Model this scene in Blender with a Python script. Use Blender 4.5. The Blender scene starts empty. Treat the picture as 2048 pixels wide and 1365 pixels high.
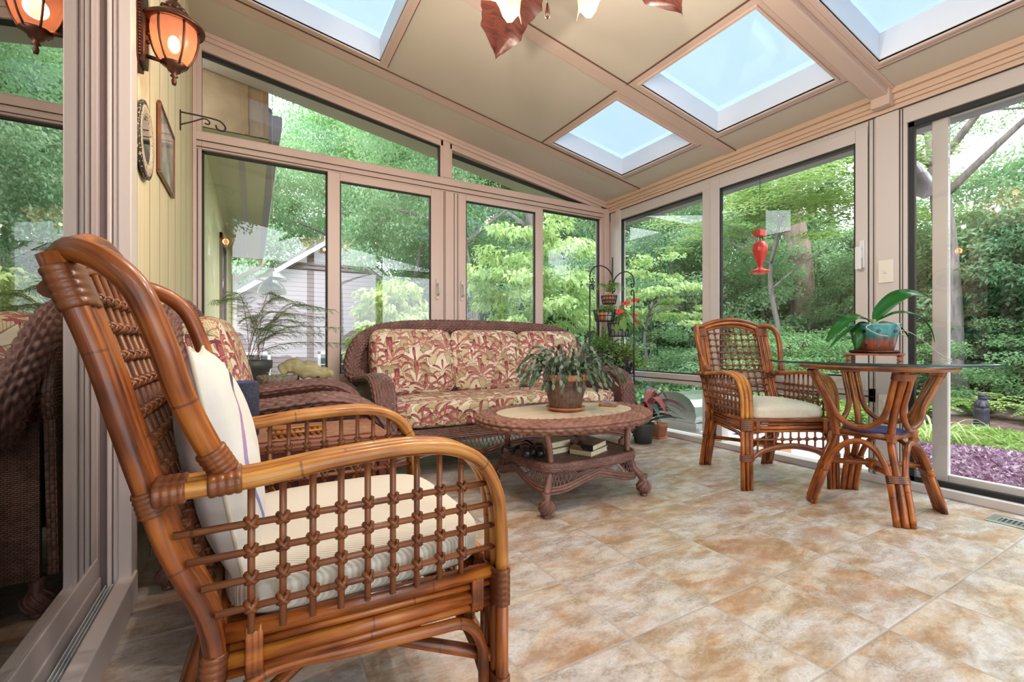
SKY_S = 3.4; SUN_S = 2.8; FAN_W = 13.; LAN_W = 1.6; EXPO = .9
import bpy, bmesh, math, random
from math import sin, cos, pi, radians as R, sqrt, atan2
from mathutils import Vector as V, Matrix as MX, Quaternion as Q
SC = bpy.context.scene
COL = SC.collection
rnd = random.Random(7)

# ------------------------------------------------------------------ mesh builder
class MB:
    """collects shapes and links them as ONE mesh object"""
    def __init__(s):
        s.v = []; s.f = []; s.uv = []; s.mi = []; s.sm = []
    def face(s, idx, uvs=None, mi=0, sm=False):
        s.f.append(idx); s.uv.append(uvs or [(0, 0)] * len(idx)); s.mi.append(mi); s.sm.append(sm)
    def box(s, x0, x1, y0, y1, z0, z1, mi=0, m=None, zf=None):
        b = len(s.v)
        for z in (z0, z1):
            for (x, y) in ((x0, y0), (x1, y0), (x1, y1), (x0, y1)):
                p = V((x, y, z + (zf(x, y) if zf else 0)))
                s.v.append(m @ p if m else p)
        dx, dy, dz = abs(x1 - x0), abs(y1 - y0), abs(z1 - z0)
        for q, (a, c) in (((0, 3, 2, 1), (dx, dy)), ((4, 5, 6, 7), (dx, dy)), ((0, 1, 5, 4), (dx, dz)), ((1, 2, 6, 5), (dy, dz)), ((2, 3, 7, 6), (dx, dz)), ((3, 0, 4, 7), (dy, dz))):
            s.face([b + i for i in q], [(0, 0), (a, 0), (a, c), (0, c)], mi)
        return s
    def cbox(s, c, d, m=None, mi=0):
        return s.box(c[0] - d[0] / 2, c[0] + d[0] / 2, c[1] - d[1] / 2, c[1] + d[1] / 2, c[2] - d[2] / 2, c[2] + d[2] / 2, mi, m)
    def rings(s, rings, closed_u=True, cap0=True, cap1=True, mi=0, sm=True, us=None, vs=None, closed_v=False, u0=0., v0=0.):
        """rings: list of lists of points; quads between neighbours"""
        b = len(s.v); n = len(rings[0]); k = len(rings)
        for r in rings:
            s.v.extend(V(p) for p in r)
        if us is None: us = [i / n for i in range(n + 1)]
        if vs is None: vs = [j / max(1, k - 1) for j in range(k + (1 if closed_v else 0))]
        for j in range(k if closed_v else k - 1):
            j2 = (j + 1) % k
            for i in range(n if closed_u else n - 1):
                i2 = (i + 1) % n
                s.face([b + j * n + i, b + j * n + i2, b + j2 * n + i2, b + j2 * n + i],
                       [(u0 + us[i], v0 + vs[j]), (u0 + us[i + 1 if closed_u else i2], v0 + vs[j]), (u0 + us[i + 1 if closed_u else i2], v0 + vs[j + 1]), (u0 + us[i], v0 + vs[j + 1])], mi, sm)
        if closed_u and not closed_v:
            if cap0: s.face([b + i for i in range(n)][::-1], None, mi)
            if cap1: s.face([b + (k - 1) * n + i for i in range(n)], None, mi)
        return s
    def tube(s, pts, r, n=8, closed=False, caps=True, mi=0, up=None, flat=1.0):
        pts = [V(p) for p in pts]; k = len(pts)
        if not hasattr(r, '__len__'): r = [r] * k
        T = []
        for i in range(k):
            a = pts[(i - 1) % k] if (closed or i > 0) else pts[i]
            c = pts[(i + 1) % k] if (closed or i < k - 1) else pts[i]
            t = c - a
            T.append(t.normalized() if t.length > 1e-9 else V((0, 0, 1)))
        t0 = T[0]
        nrm = V(up) if up else (V((0, 0, 1)) if abs(t0.z) < .9 else V((1, 0, 0)))
        nrm = (nrm - t0 * nrm.dot(t0)).normalized()
        rings = []; vs = [0.]; L = 0
        for i in range(k):
            if i:
                q = T[i - 1].rotation_difference(T[i]); nrm = q @ nrm
                nrm = (nrm - T[i] * nrm.dot(T[i])).normalized()
                L += (pts[i] - pts[i - 1]).length; vs.append(L)
            bn = T[i].cross(nrm)
            rings.append([pts[i] + (nrm * cos(2 * pi * a / n) * flat + bn * sin(2 * pi * a / n)) * r[i] for a in range(n)])
        if closed: vs.append(L + (pts[0] - pts[-1]).length)
        cir = 2 * pi * max(r)
        return s.rings(rings, True, caps, caps, mi, True, [cir * i / n for i in range(n + 1)], vs, closed, rnd.random() * 9, rnd.random() * 9)
    def lathe(s, prof, n=24, c=(0, 0, 0), m=None, mi=0, cap=True, sx=1., sy=1.):
        c = V(c); rr = []
        for (r, z) in prof:
            ring = [V((r * cos(2 * pi * a / n) * sx, r * sin(2 * pi * a / n) * sy, z)) for a in range(n)]
            rr.append([(m @ p if m else p) + c for p in ring])
        L = [0.]
        for a, b in zip(prof, prof[1:]): L.append(L[-1] + sqrt((a[0] - b[0]) ** 2 + (a[1] - b[1]) ** 2))
        mr = max(p[0] for p in prof) * 2 * pi
        return s.rings(rr, True, cap and prof[0][0] > 1e-5, cap and prof[-1][0] > 1e-5, mi, True, [mr * i / n for i in range(n + 1)], L)
    def ball(s, c, r, n=12, mi=0, m=None):
        if not hasattr(r, '__len__'): r = (r, r, r)
        k = max(5, n // 2)
        rr = []
        for j in range(k + 1):
            th = -pi / 2 + pi * j / k
            cr = max(cos(th), 1e-4)
            ring = [V((r[0] * cr * cos(2 * pi * a / n), r[1] * cr * sin(2 * pi * a / n), r[2] * sin(th))) for a in range(n)]
            rr.append([(m @ p if m else p) + V(c) for p in ring])
        return s.rings(rr, True, False, False, mi, True, [2 * pi * max(r) * i / n for i in range(n + 1)], [pi * r[2] * j / k for j in range(k + 1)])
    def prism(s, poly, d0, d1, axis='y', mi=0, m=None):
        """extrude a 2-D polygon along an axis: 'y' -> poly=(x,z); 'x' -> (y,z); 'z' -> (x,y)"""
        def P(p, d):
            w = V((p[0], d, p[1])) if axis == 'y' else V((d, p[0], p[1])) if axis == 'x' else V((p[0], p[1], d))
            return m @ w if m else w
        b = len(s.v); n = len(poly)
        s.v.extend(P(p, d0) for p in poly); s.v.extend(P(p, d1) for p in poly)
        s.face([b + i for i in range(n)], [tuple(p) for p in poly], mi); s.face([b + n + i for i in range(n)][::-1], [tuple(p) for p in poly][::-1], mi)
        L = 0
        for i in range(n):
            j = (i + 1) % n; l = sqrt((poly[i][0] - poly[j][0]) ** 2 + (poly[i][1] - poly[j][1]) ** 2)
            s.face([b + i, b + n + i, b + n + j, b + j], [(L, d0), (L, d1), (L + l, d1), (L + l, d0)], mi); L += l
        return s
    def build(s, name, mats, parent=None, loc=None, rz=0, bevel=0, fix=True):
        me = bpy.data.meshes.new(name)
        me.from_pydata([tuple(p) for p in s.v], [], s.f)
        uvl = me.uv_layers.new(name='UVMap')
        flat = [c for f in s.uv for p in f for c in p]
        uvl.data.foreach_set('uv', flat)
        me.polygons.foreach_set('material_index', s.mi)
        me.polygons.foreach_set('use_smooth', s.sm)
        if not isinstance(mats, (list, tuple)): mats = [mats]
        for m in mats: me.materials.append(m)
        if fix and len(s.f) < 60000:
            bm = bmesh.new(); bm.from_mesh(me)
            bmesh.ops.recalc_face_normals(bm, faces=bm.faces); bm.to_mesh(me); bm.free()
        me.update()
        o = bpy.data.objects.new(name, me); COL.objects.link(o)
        if parent: o.parent = parent
        if loc: o.location = loc
        if rz: o.rotation_euler = (0, 0, rz)
        if bevel:
            b = o.modifiers.new('edge', 'BEVEL'); b.width = bevel; b.segments = 2; b.limit_method = 'ANGLE'; b.angle_limit = R(40)
        return o

def tag(o, label=None, cat=None, group=None, kind=None):
    if label: o['label'] = label
    if cat: o['category'] = cat
    if group: o['group'] = group
    if kind: o['kind'] = kind
    return o
def thing(name, label, cat, loc=(0, 0, 0), rz=0, group=None, kind=None):
    o = bpy.data.objects.new(name, None); COL.objects.link(o); o.empty_display_size = .05
    o.location = loc; o.rotation_euler = (0, 0, rz)
    return tag(o, label, cat, group, kind)
def copy_tree(o, loc=None, rz=None, label=None, parent=None, scale=None):
    c = o.copy(); COL.objects.link(c)
    if parent is not None: c.parent = parent
    for ch in [x for x in bpy.data.objects if x.parent == o]: copy_tree(ch, parent=c)
    if loc is not None: c.location = loc
    if rz is not None: c.rotation_euler = (0, 0, rz)
    if scale is not None: c.scale = scale if hasattr(scale, '__len__') else (scale,) * 3
    if label: c['label'] = label
    return c
def smooth(pts, k=6, closed=False):
    """Catmull-Rom through the points"""
    P = [V(p) for p in pts]; n = len(P); out = []
    for i in range(n if closed else n - 1):
        p1, p2 = P[i], P[(i + 1) % n]
        p0 = P[(i - 1) % n] if closed or i > 0 else p1 * 2 - p2
        p3 = P[(i + 2) % n] if closed or i < n - 2 else p2 * 2 - p1
        for j in range(k):
            t = j / k
            out.append(.5 * ((2 * p1) + (p2 - p0) * t + (2 * p0 - 5 * p1 + 4 * p2 - p3) * t * t + (3 * p1 - p0 - 3 * p2 + p3) * t ** 3))
    if not closed: out.append(P[-1])
    return out
def resample(pts, step, closed=False):
    P = [V(p) for p in pts]
    if closed: P = P + [P[0]]
    L = [0.]
    for a, b in zip(P, P[1:]): L.append(L[-1] + (b - a).length)
    n = max(2, int(round(L[-1] / step))); out = []; j = 0
    for i in range(n if closed else n + 1):
        d = L[-1] * i / n
        while j < len(L) - 2 and L[j + 1] < d: j += 1
        t = (d - L[j]) / max(1e-9, L[j + 1] - L[j]); out.append(P[j].lerp(P[j + 1], min(1, t)))
    return out
def wrap(mb, a, b, r, turns=5, n=10, mi=0):
    """cane binding: a rippled sleeve from a to b"""
    a, b = V(a), V(b); k = turns * 4; pts = []; rr = []
    for i in range(k + 1):
        pts.append(a.lerp(b, i / k)); rr.append(r * (1.0 + .07 * abs(sin(pi * turns * i / k))) if 0 < i < k else r * .9)
    mb.tube(pts, rr, n, mi=mi)
def wrap2(mb, a, b, rl, ro, lat, turns=5, n=14, mi=0):
    """cane binding round a flat bundle of rods: elliptical sleeve, lat = direction of its wide axis"""
    a, b = V(a), V(b); T = (b - a).normalized(); L_ = V(lat); L_ = (L_ - T * L_.dot(T)).normalized(); N_ = T.cross(L_); k = turns * 6; rr = []
    for i in range(k + 1):
        e = .0013 * abs(sin(pi * turns * i / k)) if 0 < i < k else -.002
        rr.append([a.lerp(b, i / k) + L_ * (rl + e) * math.copysign(abs(cos(t)) ** .7, cos(t)) + N_ * (ro + e) * math.copysign(abs(sin(t)) ** .7, sin(t)) for t in [2 * pi * q / n for q in range(n)]])
    Ln = (b - a).length
    mb.rings(rr, True, True, True, mi, True, [.12 * q / n for q in range(n + 1)], [Ln * i / k for i in range(k + 1)], False, rnd.random() * 9, rnd.random() * 9)
def superbox(mb, c, d, p=4., n=18, puff=0., m=None, mi=0, uvs=1.0, uvo=(0, 0)):
    """rounded cushion block; UV in metres by dominant axis"""
    b = len(mb.v); hx, hy, hz = d[0] / 2, d[1] / 2, d[2] / 2; c = V(c)
    idx = {}
    def pt(x, y, z):
        key = (round(x, 5), round(y, 5), round(z, 5))
        if key in idx: return idx[key]
        l = (abs(x) ** p + abs(y) ** p + abs(z) ** p) ** (1 / p)
        q = V((x / l, y / l, z / l))
        w = V((q.x * hx, q.y * hy, q.z * hz))
        if puff:
            ax = min(range(3), key=lambda i: d[i]); o = [i for i in range(3) if i != ax]
            e = (1 - abs(q[o[0]]) ** 2.5) * (1 - abs(q[o[1]]) ** 2.5)
            w[ax] += math.copysign(puff * e, q[ax]) if abs(q[ax]) > .3 else 0
        w = (m @ w if m else w) + c
        mb.v.append(w); idx[key] = len(mb.v) - 1
        return idx[key]
    g = [-1 + 2 * i / n for i in range(n + 1)]
    for ax in range(3):
        for sg in (-1, 1):
            for i in range(n):
                for j in range(n):
                    q = []; uv = []
                    for (a, e) in ((g[i], g[j]), (g[i + 1], g[j]), (g[i + 1], g[j + 1]), (g[i], g[j + 1])):
                        t = [0, 0, 0]; t[ax] = sg; o = [k for k in range(3) if k != ax]; t[o[0]] = a; t[o[1]] = e
                        q.append(pt(*t)); 
                        du = (hx, hy, hz)[o[0]] * a; dv = (hx, hy, hz)[o[1]] * e
                        uv.append((uvo[0] + du * uvs + ax * 1.37, uvo[1] + dv * uvs + (ax + sg) * .71))
                    if len(set(q)) >= 3: mb.face(q, uv, mi, True)
    return mb
def weave_sweep(mb, path, sec, closed=False, row=.012, ln=.03, amp=.003, su=None, step=None, mi=0, upv=(0, 0, 1), cap=True):
    """sweep a cross-section (list of (a,b) in the side/up frame) along a path and press a basket weave into the surface"""
    step = step or ln / 6
    path = resample(path, step, closed); k = len(path)
    S = resample([V((a, b, 0)) for a, b in sec], su or row / 4.0, True); n = len(S)
    per = sum((S[i] - S[i - 1]).length for i in range(n))
    rows = max(2, round(per / row)); rows += rows % 2
    L = sum((path[i] - path[i - 1]).length for i in range(1, k)) + ((path[0] - path[-1]).length if closed else 0)
    cells = max(2, round(L / ln)); U = V(upv); rings = []
    for j in range(k):
        a = path[(j - 1) % k] if closed or j else path[j]; b = path[(j + 1) % k] if closed or j < k - 1 else path[j]
        T = (b - a).normalized(); side = T.cross(U)
        side = side.normalized() if side.length > 1e-4 else V((1, 0, 0)); up = side.cross(T).normalized()
        ring = []
        for i in range(n):
            tt = S[(i + 1) % n] - S[i - 1]; nn = V((tt.y, -tt.x, 0)).normalized()
            fr = i / n * rows; ri = int(fr); fv = fr - ri
            fu = j / (k if closed else k - 1) * cells + (.5 if ri % 2 else 0); fu -= math.floor(fu)
            h = (max(0, sin(pi * fv)) ** .4) * (max(0, sin(pi * fu)) ** .55)
            q = S[i] + nn * amp * (h - .5)
            ring.append(path[j] + side * q.x + up * q.y)
        rings.append(ring)
    mb.rings(rings, True, cap, cap, mi, True, [per * i / n for i in range(n + 1)], [L * j / (k - 1 if not closed else k) for j in range(k + (1 if closed else 0))], closed)
    return mb
def ell(a, b, n=20, p=2.0):
    out = []
    for i in range(n):
        t = 2 * pi * i / n
        out.append((a * math.copysign(abs(cos(t)) ** (2 / p), cos(t)), b * math.copysign(abs(sin(t)) ** (2 / p), sin(t))))
    return out
def lattice(mb, top, bot, pitch=.035, r=.0035, shift=1.5, n=4, mi=0):
    """diamond lattice of round strands between two edges given as point lists"""
    N = 400
    def at(P, t):
        t = min(1, max(0, t)) * (len(P) - 1); i = min(int(t), len(P) - 2); return P[i].lerp(P[i + 1], t - i)
    top = [V(p) for p in top]; bot = [V(p) for p in bot]
    L = sum((a - b).length for a, b in zip(top, top[1:])); cnt = max(2, round(L / pitch))
    for i in range(-int(shift) - 1, cnt + int(shift) + 2):
        for sg in (1, -1):
            t0 = i / cnt; t1 = (i + sg * shift) / cnt
            pts = []
            for q in range(5):
                t = t0 + (t1 - t0) * q / 4
                if -.001 <= t <= 1.001: pts.append(at(top, t).lerp(at(bot, t), q / 4))
            if len(pts) > 1: mb.tube(pts, r, n, mi=mi)
    return mb
# ------------------------------------------------------------------ materials
def nt_new(name):
    m = bpy.data.materials.new(name); m.use_nodes = True
    nt = m.node_tree; nt.nodes.clear(); return m, nt
def nd(nt, typ, ins=None, **pr):
    n = nt.nodes.new('ShaderNode' + typ)
    for k, v in pr.items(): setattr(n, k, v)
    for k, v in (ins or {}).items():
        s = n.inputs[k]
        if isinstance(v, bpy.types.NodeSocket): nt.links.new(v, s)
        elif isinstance(v, bpy.types.Node): nt.links.new(v.outputs[0], s)
        else:
            if hasattr(v, '__len__') and len(v) == 3 and s.type == 'RGBA': v = (*v, 1)
            s.default_value = v
    return n
def mt(nt, op, a, b=0.0, c=0.0, clamp=False):
    n = nt.nodes.new('ShaderNodeMath'); n.operation = op; n.use_clamp = clamp
    for i, v in enumerate((a, b, c)):
        if isinstance(v, bpy.types.NodeSocket): nt.links.new(v, n.inputs[i])
        else: n.inputs[i].default_value = v
    return n.outputs[0]
def ramp(nt, fac, stops, interp='LINEAR'):
    n = nt.nodes.new('ShaderNodeValToRGB'); r = n.color_ramp; r.interpolation = interp
    while len(r.elements) > 1: r.elements.remove(r.elements[-1])
    for i, (p, c) in enumerate(stops):
        e = r.elements[0] if i == 0 else r.elements.new(p)
        e.position = p; e.color = (*c, 1) if len(c) == 3 else c
    nt.links.new(fac, n.inputs[0]); return n.outputs[0]
def mixc(nt, f, a, b, mode='MIX'):
    n = nt.nodes.new('ShaderNodeMix'); n.data_type = 'RGBA'; n.blend_type = mode
    for s, v in ((n.inputs[0], f), (n.inputs[6], a), (n.inputs[7], b)):
        if isinstance(v, bpy.types.NodeSocket): nt.links.new(v, s)
        elif hasattr(v, '__len__'): s.default_value = (*v, 1) if len(v) == 3 else v
        else: s.default_value = v
    return n.outputs[2]
def uvn(nt): return nd(nt, 'UVMap').outputs[0]
def objc(nt): return nd(nt, 'TexCoord').outputs['Object']
def mapn(nt, vec, scale=(1, 1, 1), rot=(0, 0, 0), loc=(0, 0, 0)):
    return nd(nt, 'Mapping', {'Vector': vec, 'Scale': scale, 'Rotation': rot, 'Location': loc}).outputs[0]
def noise(nt, vec, scale, detail=4, rough=.55, dist=0, out=0):
    return nd(nt, 'TexNoise', {'Vector': vec, 'Scale': scale, 'Detail': detail, 'Roughness': rough, 'Distortion': dist}).outputs[out]
def princ(nt, col, rough=.5, metal=0., bump=None, bs=.3, bd=.002, coat=0., spec=.5, extra=None):
    b = nd(nt, 'BsdfPrincipled', {'Base Color': col, 'Roughness': rough, 'Metallic': metal, 'Coat Weight': coat, 'Specular IOR Level': spec})
    for k, v in (extra or {}).items(): b.inputs[k].default_value = v
    if bump is not None:
        bp = nd(nt, 'Bump', {'Height': bump, 'Strength': bs, 'Distance': bd}); nt.links.new(bp.outputs[0], b.inputs['Normal'])
    o = nd(nt, 'OutputMaterial', {'Surface': b.outputs[0]})
    return b
def plain(name, col, rough=.5, metal=0., var=.0, vs=20., coat=0., bump=0., bsc=200., extra=None, spec=.5):
    m, nt = nt_new(name); c = objc(nt)
    colr = col
    if var:
        f = noise(nt, c, vs, 3); lo = tuple(max(0, x * (1 - var)) for x in col); hi = tuple(min(1, x * (1 + var)) for x in col)
        colr = ramp(nt, f, [(.3, lo), (.7, hi)])
    bm = noise(nt, c, bsc, 2) if bump else None
    princ(nt, colr, rough, metal, bm, bump, .002, coat, spec, extra)
    return m
MAT = {}
def mk(name, *a, **k): MAT[name] = plain(name, *a, **k); return MAT[name]

mk('frame', (.64, .49, .435), .45, var=.03, vs=3)
mk('frame_cool', (.60, .55, .53), .4)  # frame colour with the cool light of the right wall mixed in
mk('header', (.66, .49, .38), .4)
mk('ceil', (.585, .535, .46), .7, var=.04, vs=1.5, bump=.15, bsc=500)
mk('ceil_trim', (.62, .48, .42), .6)
mk('seam', (.13, .07, .05), .6)
mk('gasket', (.012, .012, .013), .6)
mk('white', (.72, .73, .74), .55)
mk('skywell', (.78, .82, .88), .5)
mk('jamb_dark', (.17, .115, .11), .5)
mk('jamb_grey', (.42, .36, .35), .4)
mk('alu', (.75, .77, .80), .35, metal=.35)
mk('sill', (.66, .57, .54), .4)
mk('iron', (.02, .02, .022), .45, metal=.3)
mk('black', (.012, .012, .014), .35)
mk('blackrub', (.02, .02, .025), .6)
mk('terra', (.52, .19, .075), .65, var=.15, vs=30)
mk('terra_pale', (.55, .24, .14), .75, var=.12, vs=25)
mk('terra_rim', (.50, .21, .10), .6, var=.1)
mk('soil', (.03, .02, .014), .95, var=.4, vs=80, bump=.8, bsc=120)
mk('potgrey', (.055, .06, .06), .5)
mk('linen', (.66, .60, .50), .9, var=.05, vs=40, bump=.25, bsc=700)
mk('bronze', (.085, .035, .022), .4, metal=.75, var=.3, vs=40)
mk('paper', (.70, .62, .46), .8, var=.1, vs=60)
mk('chrome', (.75, .76, .78), .22, metal=1.)
mk('steel', (.46, .49, .48), .30, metal=.9, var=.06, vs=6)
mk('outlet', (.78, .74, .66), .4)
mk('red', (.62, .035, .03), .3)
mk('spathe', (.75, .03, .03), .3)
mk('fabric_dark', (.035, .037, .065), .9, var=.5, vs=160, bump=.5, bsc=900)
mk('placemat', (.05, .05, .17), .85, var=.3, vs=60, bump=.4, bsc=500)
mk('mulch', (.12, .065, .06), .95, var=.6, vs=12, bump=.8, bsc=20)
mk('gravel', (.42, .39, .41), .9, var=.5, vs=45, bump=.9, bsc=60)
mk('ground', (.05, .045, .03), .95, var=.5, vs=2, bump=.6, bsc=9)
mk('stone', (.34, .29, .26), .9, var=.4, vs=7, bump=.7, bsc=14)
mk('roofing', (.12, .11, .115), .9, var=.2, vs=30)
mk('houseglass', (.10, .12, .14), .08, spec=.8)
mk('trimwhite', (.74, .73, .74), .5)
mk('eavewood', (.40, .29, .17), .7, var=.15, vs=6, bump=.2, bsc=40)
mk('soffit', (.66, .60, .49), .7)
mk('gutter', (.30, .29, .33), .45)
mk('fascia', (.50, .45, .37), .6)
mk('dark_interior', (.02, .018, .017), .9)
mk('statue', (.045, .042, .065), .5, var=.3, vs=20, bump=.4, bsc=40)
mk('redwood', (.20, .055, .04), .45, var=.3, vs=20)
mk('orchid_stem', (.20, .28, .08), .5)
mk('root', (.42, .42, .36), .7)
mk('twig', (.22, .10, .055), .7)
mk('tan_stem', (.16, .12, .05), .7)

def m_rattan(name, stops, coat=.45):
    m, nt = nt_new(name); uv = uvn(nt)
    f = noise(nt, mapn(nt, uv, (60, 3.2, 1)), 1., 5, .6, .6)
    g = noise(nt, mapn(nt, uv, (5, 9, 1)), 1., 2, .5)
    a = nd(nt, 'VectorMath', {0: nd(nt, 'ObjectInfo').outputs['Location']}, operation='LENGTH').outputs['Value']
    mixv = mt(nt, 'ADD', mt(nt, 'MULTIPLY', f, .62), mt(nt, 'MULTIPLY', g, .38))
    c = ramp(nt, mixv, stops)
    # cane nodes: thin dark rings every so often
    v = nd(nt, 'SeparateXYZ', {0: uv}).outputs[1]
    ph = mt(nt, 'FRACT', mt(nt, 'MULTIPLY', v, 3.1)); ring = mt(nt, 'LESS_THAN', ph, .012)
    c = mixc(nt, mt(nt, 'MULTIPLY', ring, .55), c, (.05, .015, .006))
    princ(nt, c, .38, 0, f, .12, .002, coat * .6, .4, {'Coat Roughness': .15})
    MAT[name] = m
m_rattan('rattan', [(.34, (.035, .008, .003)), (.44, (.15, .034, .007)), (.53, (.31, .080, .012)), (.66, (.50, .18, .03))])
m_rattan('rattan_light', [(.34, (.12, .035, .007)), (.44, (.33, .11, .018)), (.54, (.48, .20, .035)), (.68, (.62, .32, .08))])
m_rattan('rattan_thin', [(.28, (.07, .022, .010)), (.45, (.19, .062, .026)), (.6, (.28, .105, .045)), (.75, (.38, .17, .08))], .3)
m_rattan('cane_wrap', [(.32, (.03, .008, .004)), (.45, (.13, .035, .010)), (.56, (.22, .065, .018)), (.72, (.33, .12, .04))], .25)

def m_wicker(name, lo, mid, hi, rough=.55):
    m, nt = nt_new(name); uv = uvn(nt); oc = objc(nt)
    f = noise(nt, mapn(nt, uv, (170, 22, 1)), 1., 3, .6)
    g = noise(nt, oc, 9., 3, .6)
    c = ramp(nt, mt(nt, 'ADD', mt(nt, 'MULTIPLY', f, .6), mt(nt, 'MULTIPLY', g, .4)), [(.32, lo), (.5, mid), (.68, hi)])
    princ(nt, c, rough, 0, f, .25, .001, .1)
    MAT[name] = m
m_wicker('wicker', (.07, .028, .023), (.15, .066, .055), (.27, .14, .115))
m_wicker('wicker_light', (.11, .042, .028), (.23, .10, .068), (.36, .185, .13))

def m_weave(name, lo, hi, gap_shade, sx=.028, sy=.010, bs=.9):
    """close basket weave on a flat panel: UV in metres"""
    m, nt = nt_new(name); uv = uvn(nt)
    u = nd(nt, 'SeparateXYZ', {0: uv})
    row = mt(nt, 'DIVIDE', u.outputs[1], sy); ri = mt(nt, 'FLOOR', row); fv = mt(nt, 'FRACT', row)
    off = mt(nt, 'MULTIPLY', mt(nt, 'MODULO', ri, 2.0), .5)
    fu = mt(nt, 'FRACT', mt(nt, 'ADD', mt(nt, 'DIVIDE', u.outputs[0], sx), off))
    h = mt(nt, 'MULTIPLY', mt(nt, 'POWER', mt(nt, 'SINE', mt(nt, 'MULTIPLY', fv, pi)), .6), mt(nt, 'POWER', mt(nt, 'SINE', mt(nt, 'MULTIPLY', fu, pi)), .6))
    n = noise(nt, mapn(nt, uv, (40, 40, 1)), 1., 3)
    c = ramp(nt, n, [(.3, lo), (.7, hi)])
    c = mixc(nt, mt(nt, 'LESS_THAN', h, .22), c, gap_shade)  # shade in the recesses between strands, put into the colour
    princ(nt, c, .55, 0, h, bs, .005, .1)
    MAT[name] = m
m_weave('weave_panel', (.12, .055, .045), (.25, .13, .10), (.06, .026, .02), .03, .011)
m_weave('weave_vert', (.12, .055, .045), (.25, .13, .10), (.06, .026, .02), .014, .006)
m_weave('weave_pot', (.10, .05, .033), (.21, .115, .075), (.05, .025, .017), .05, .0055, .6)

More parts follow.
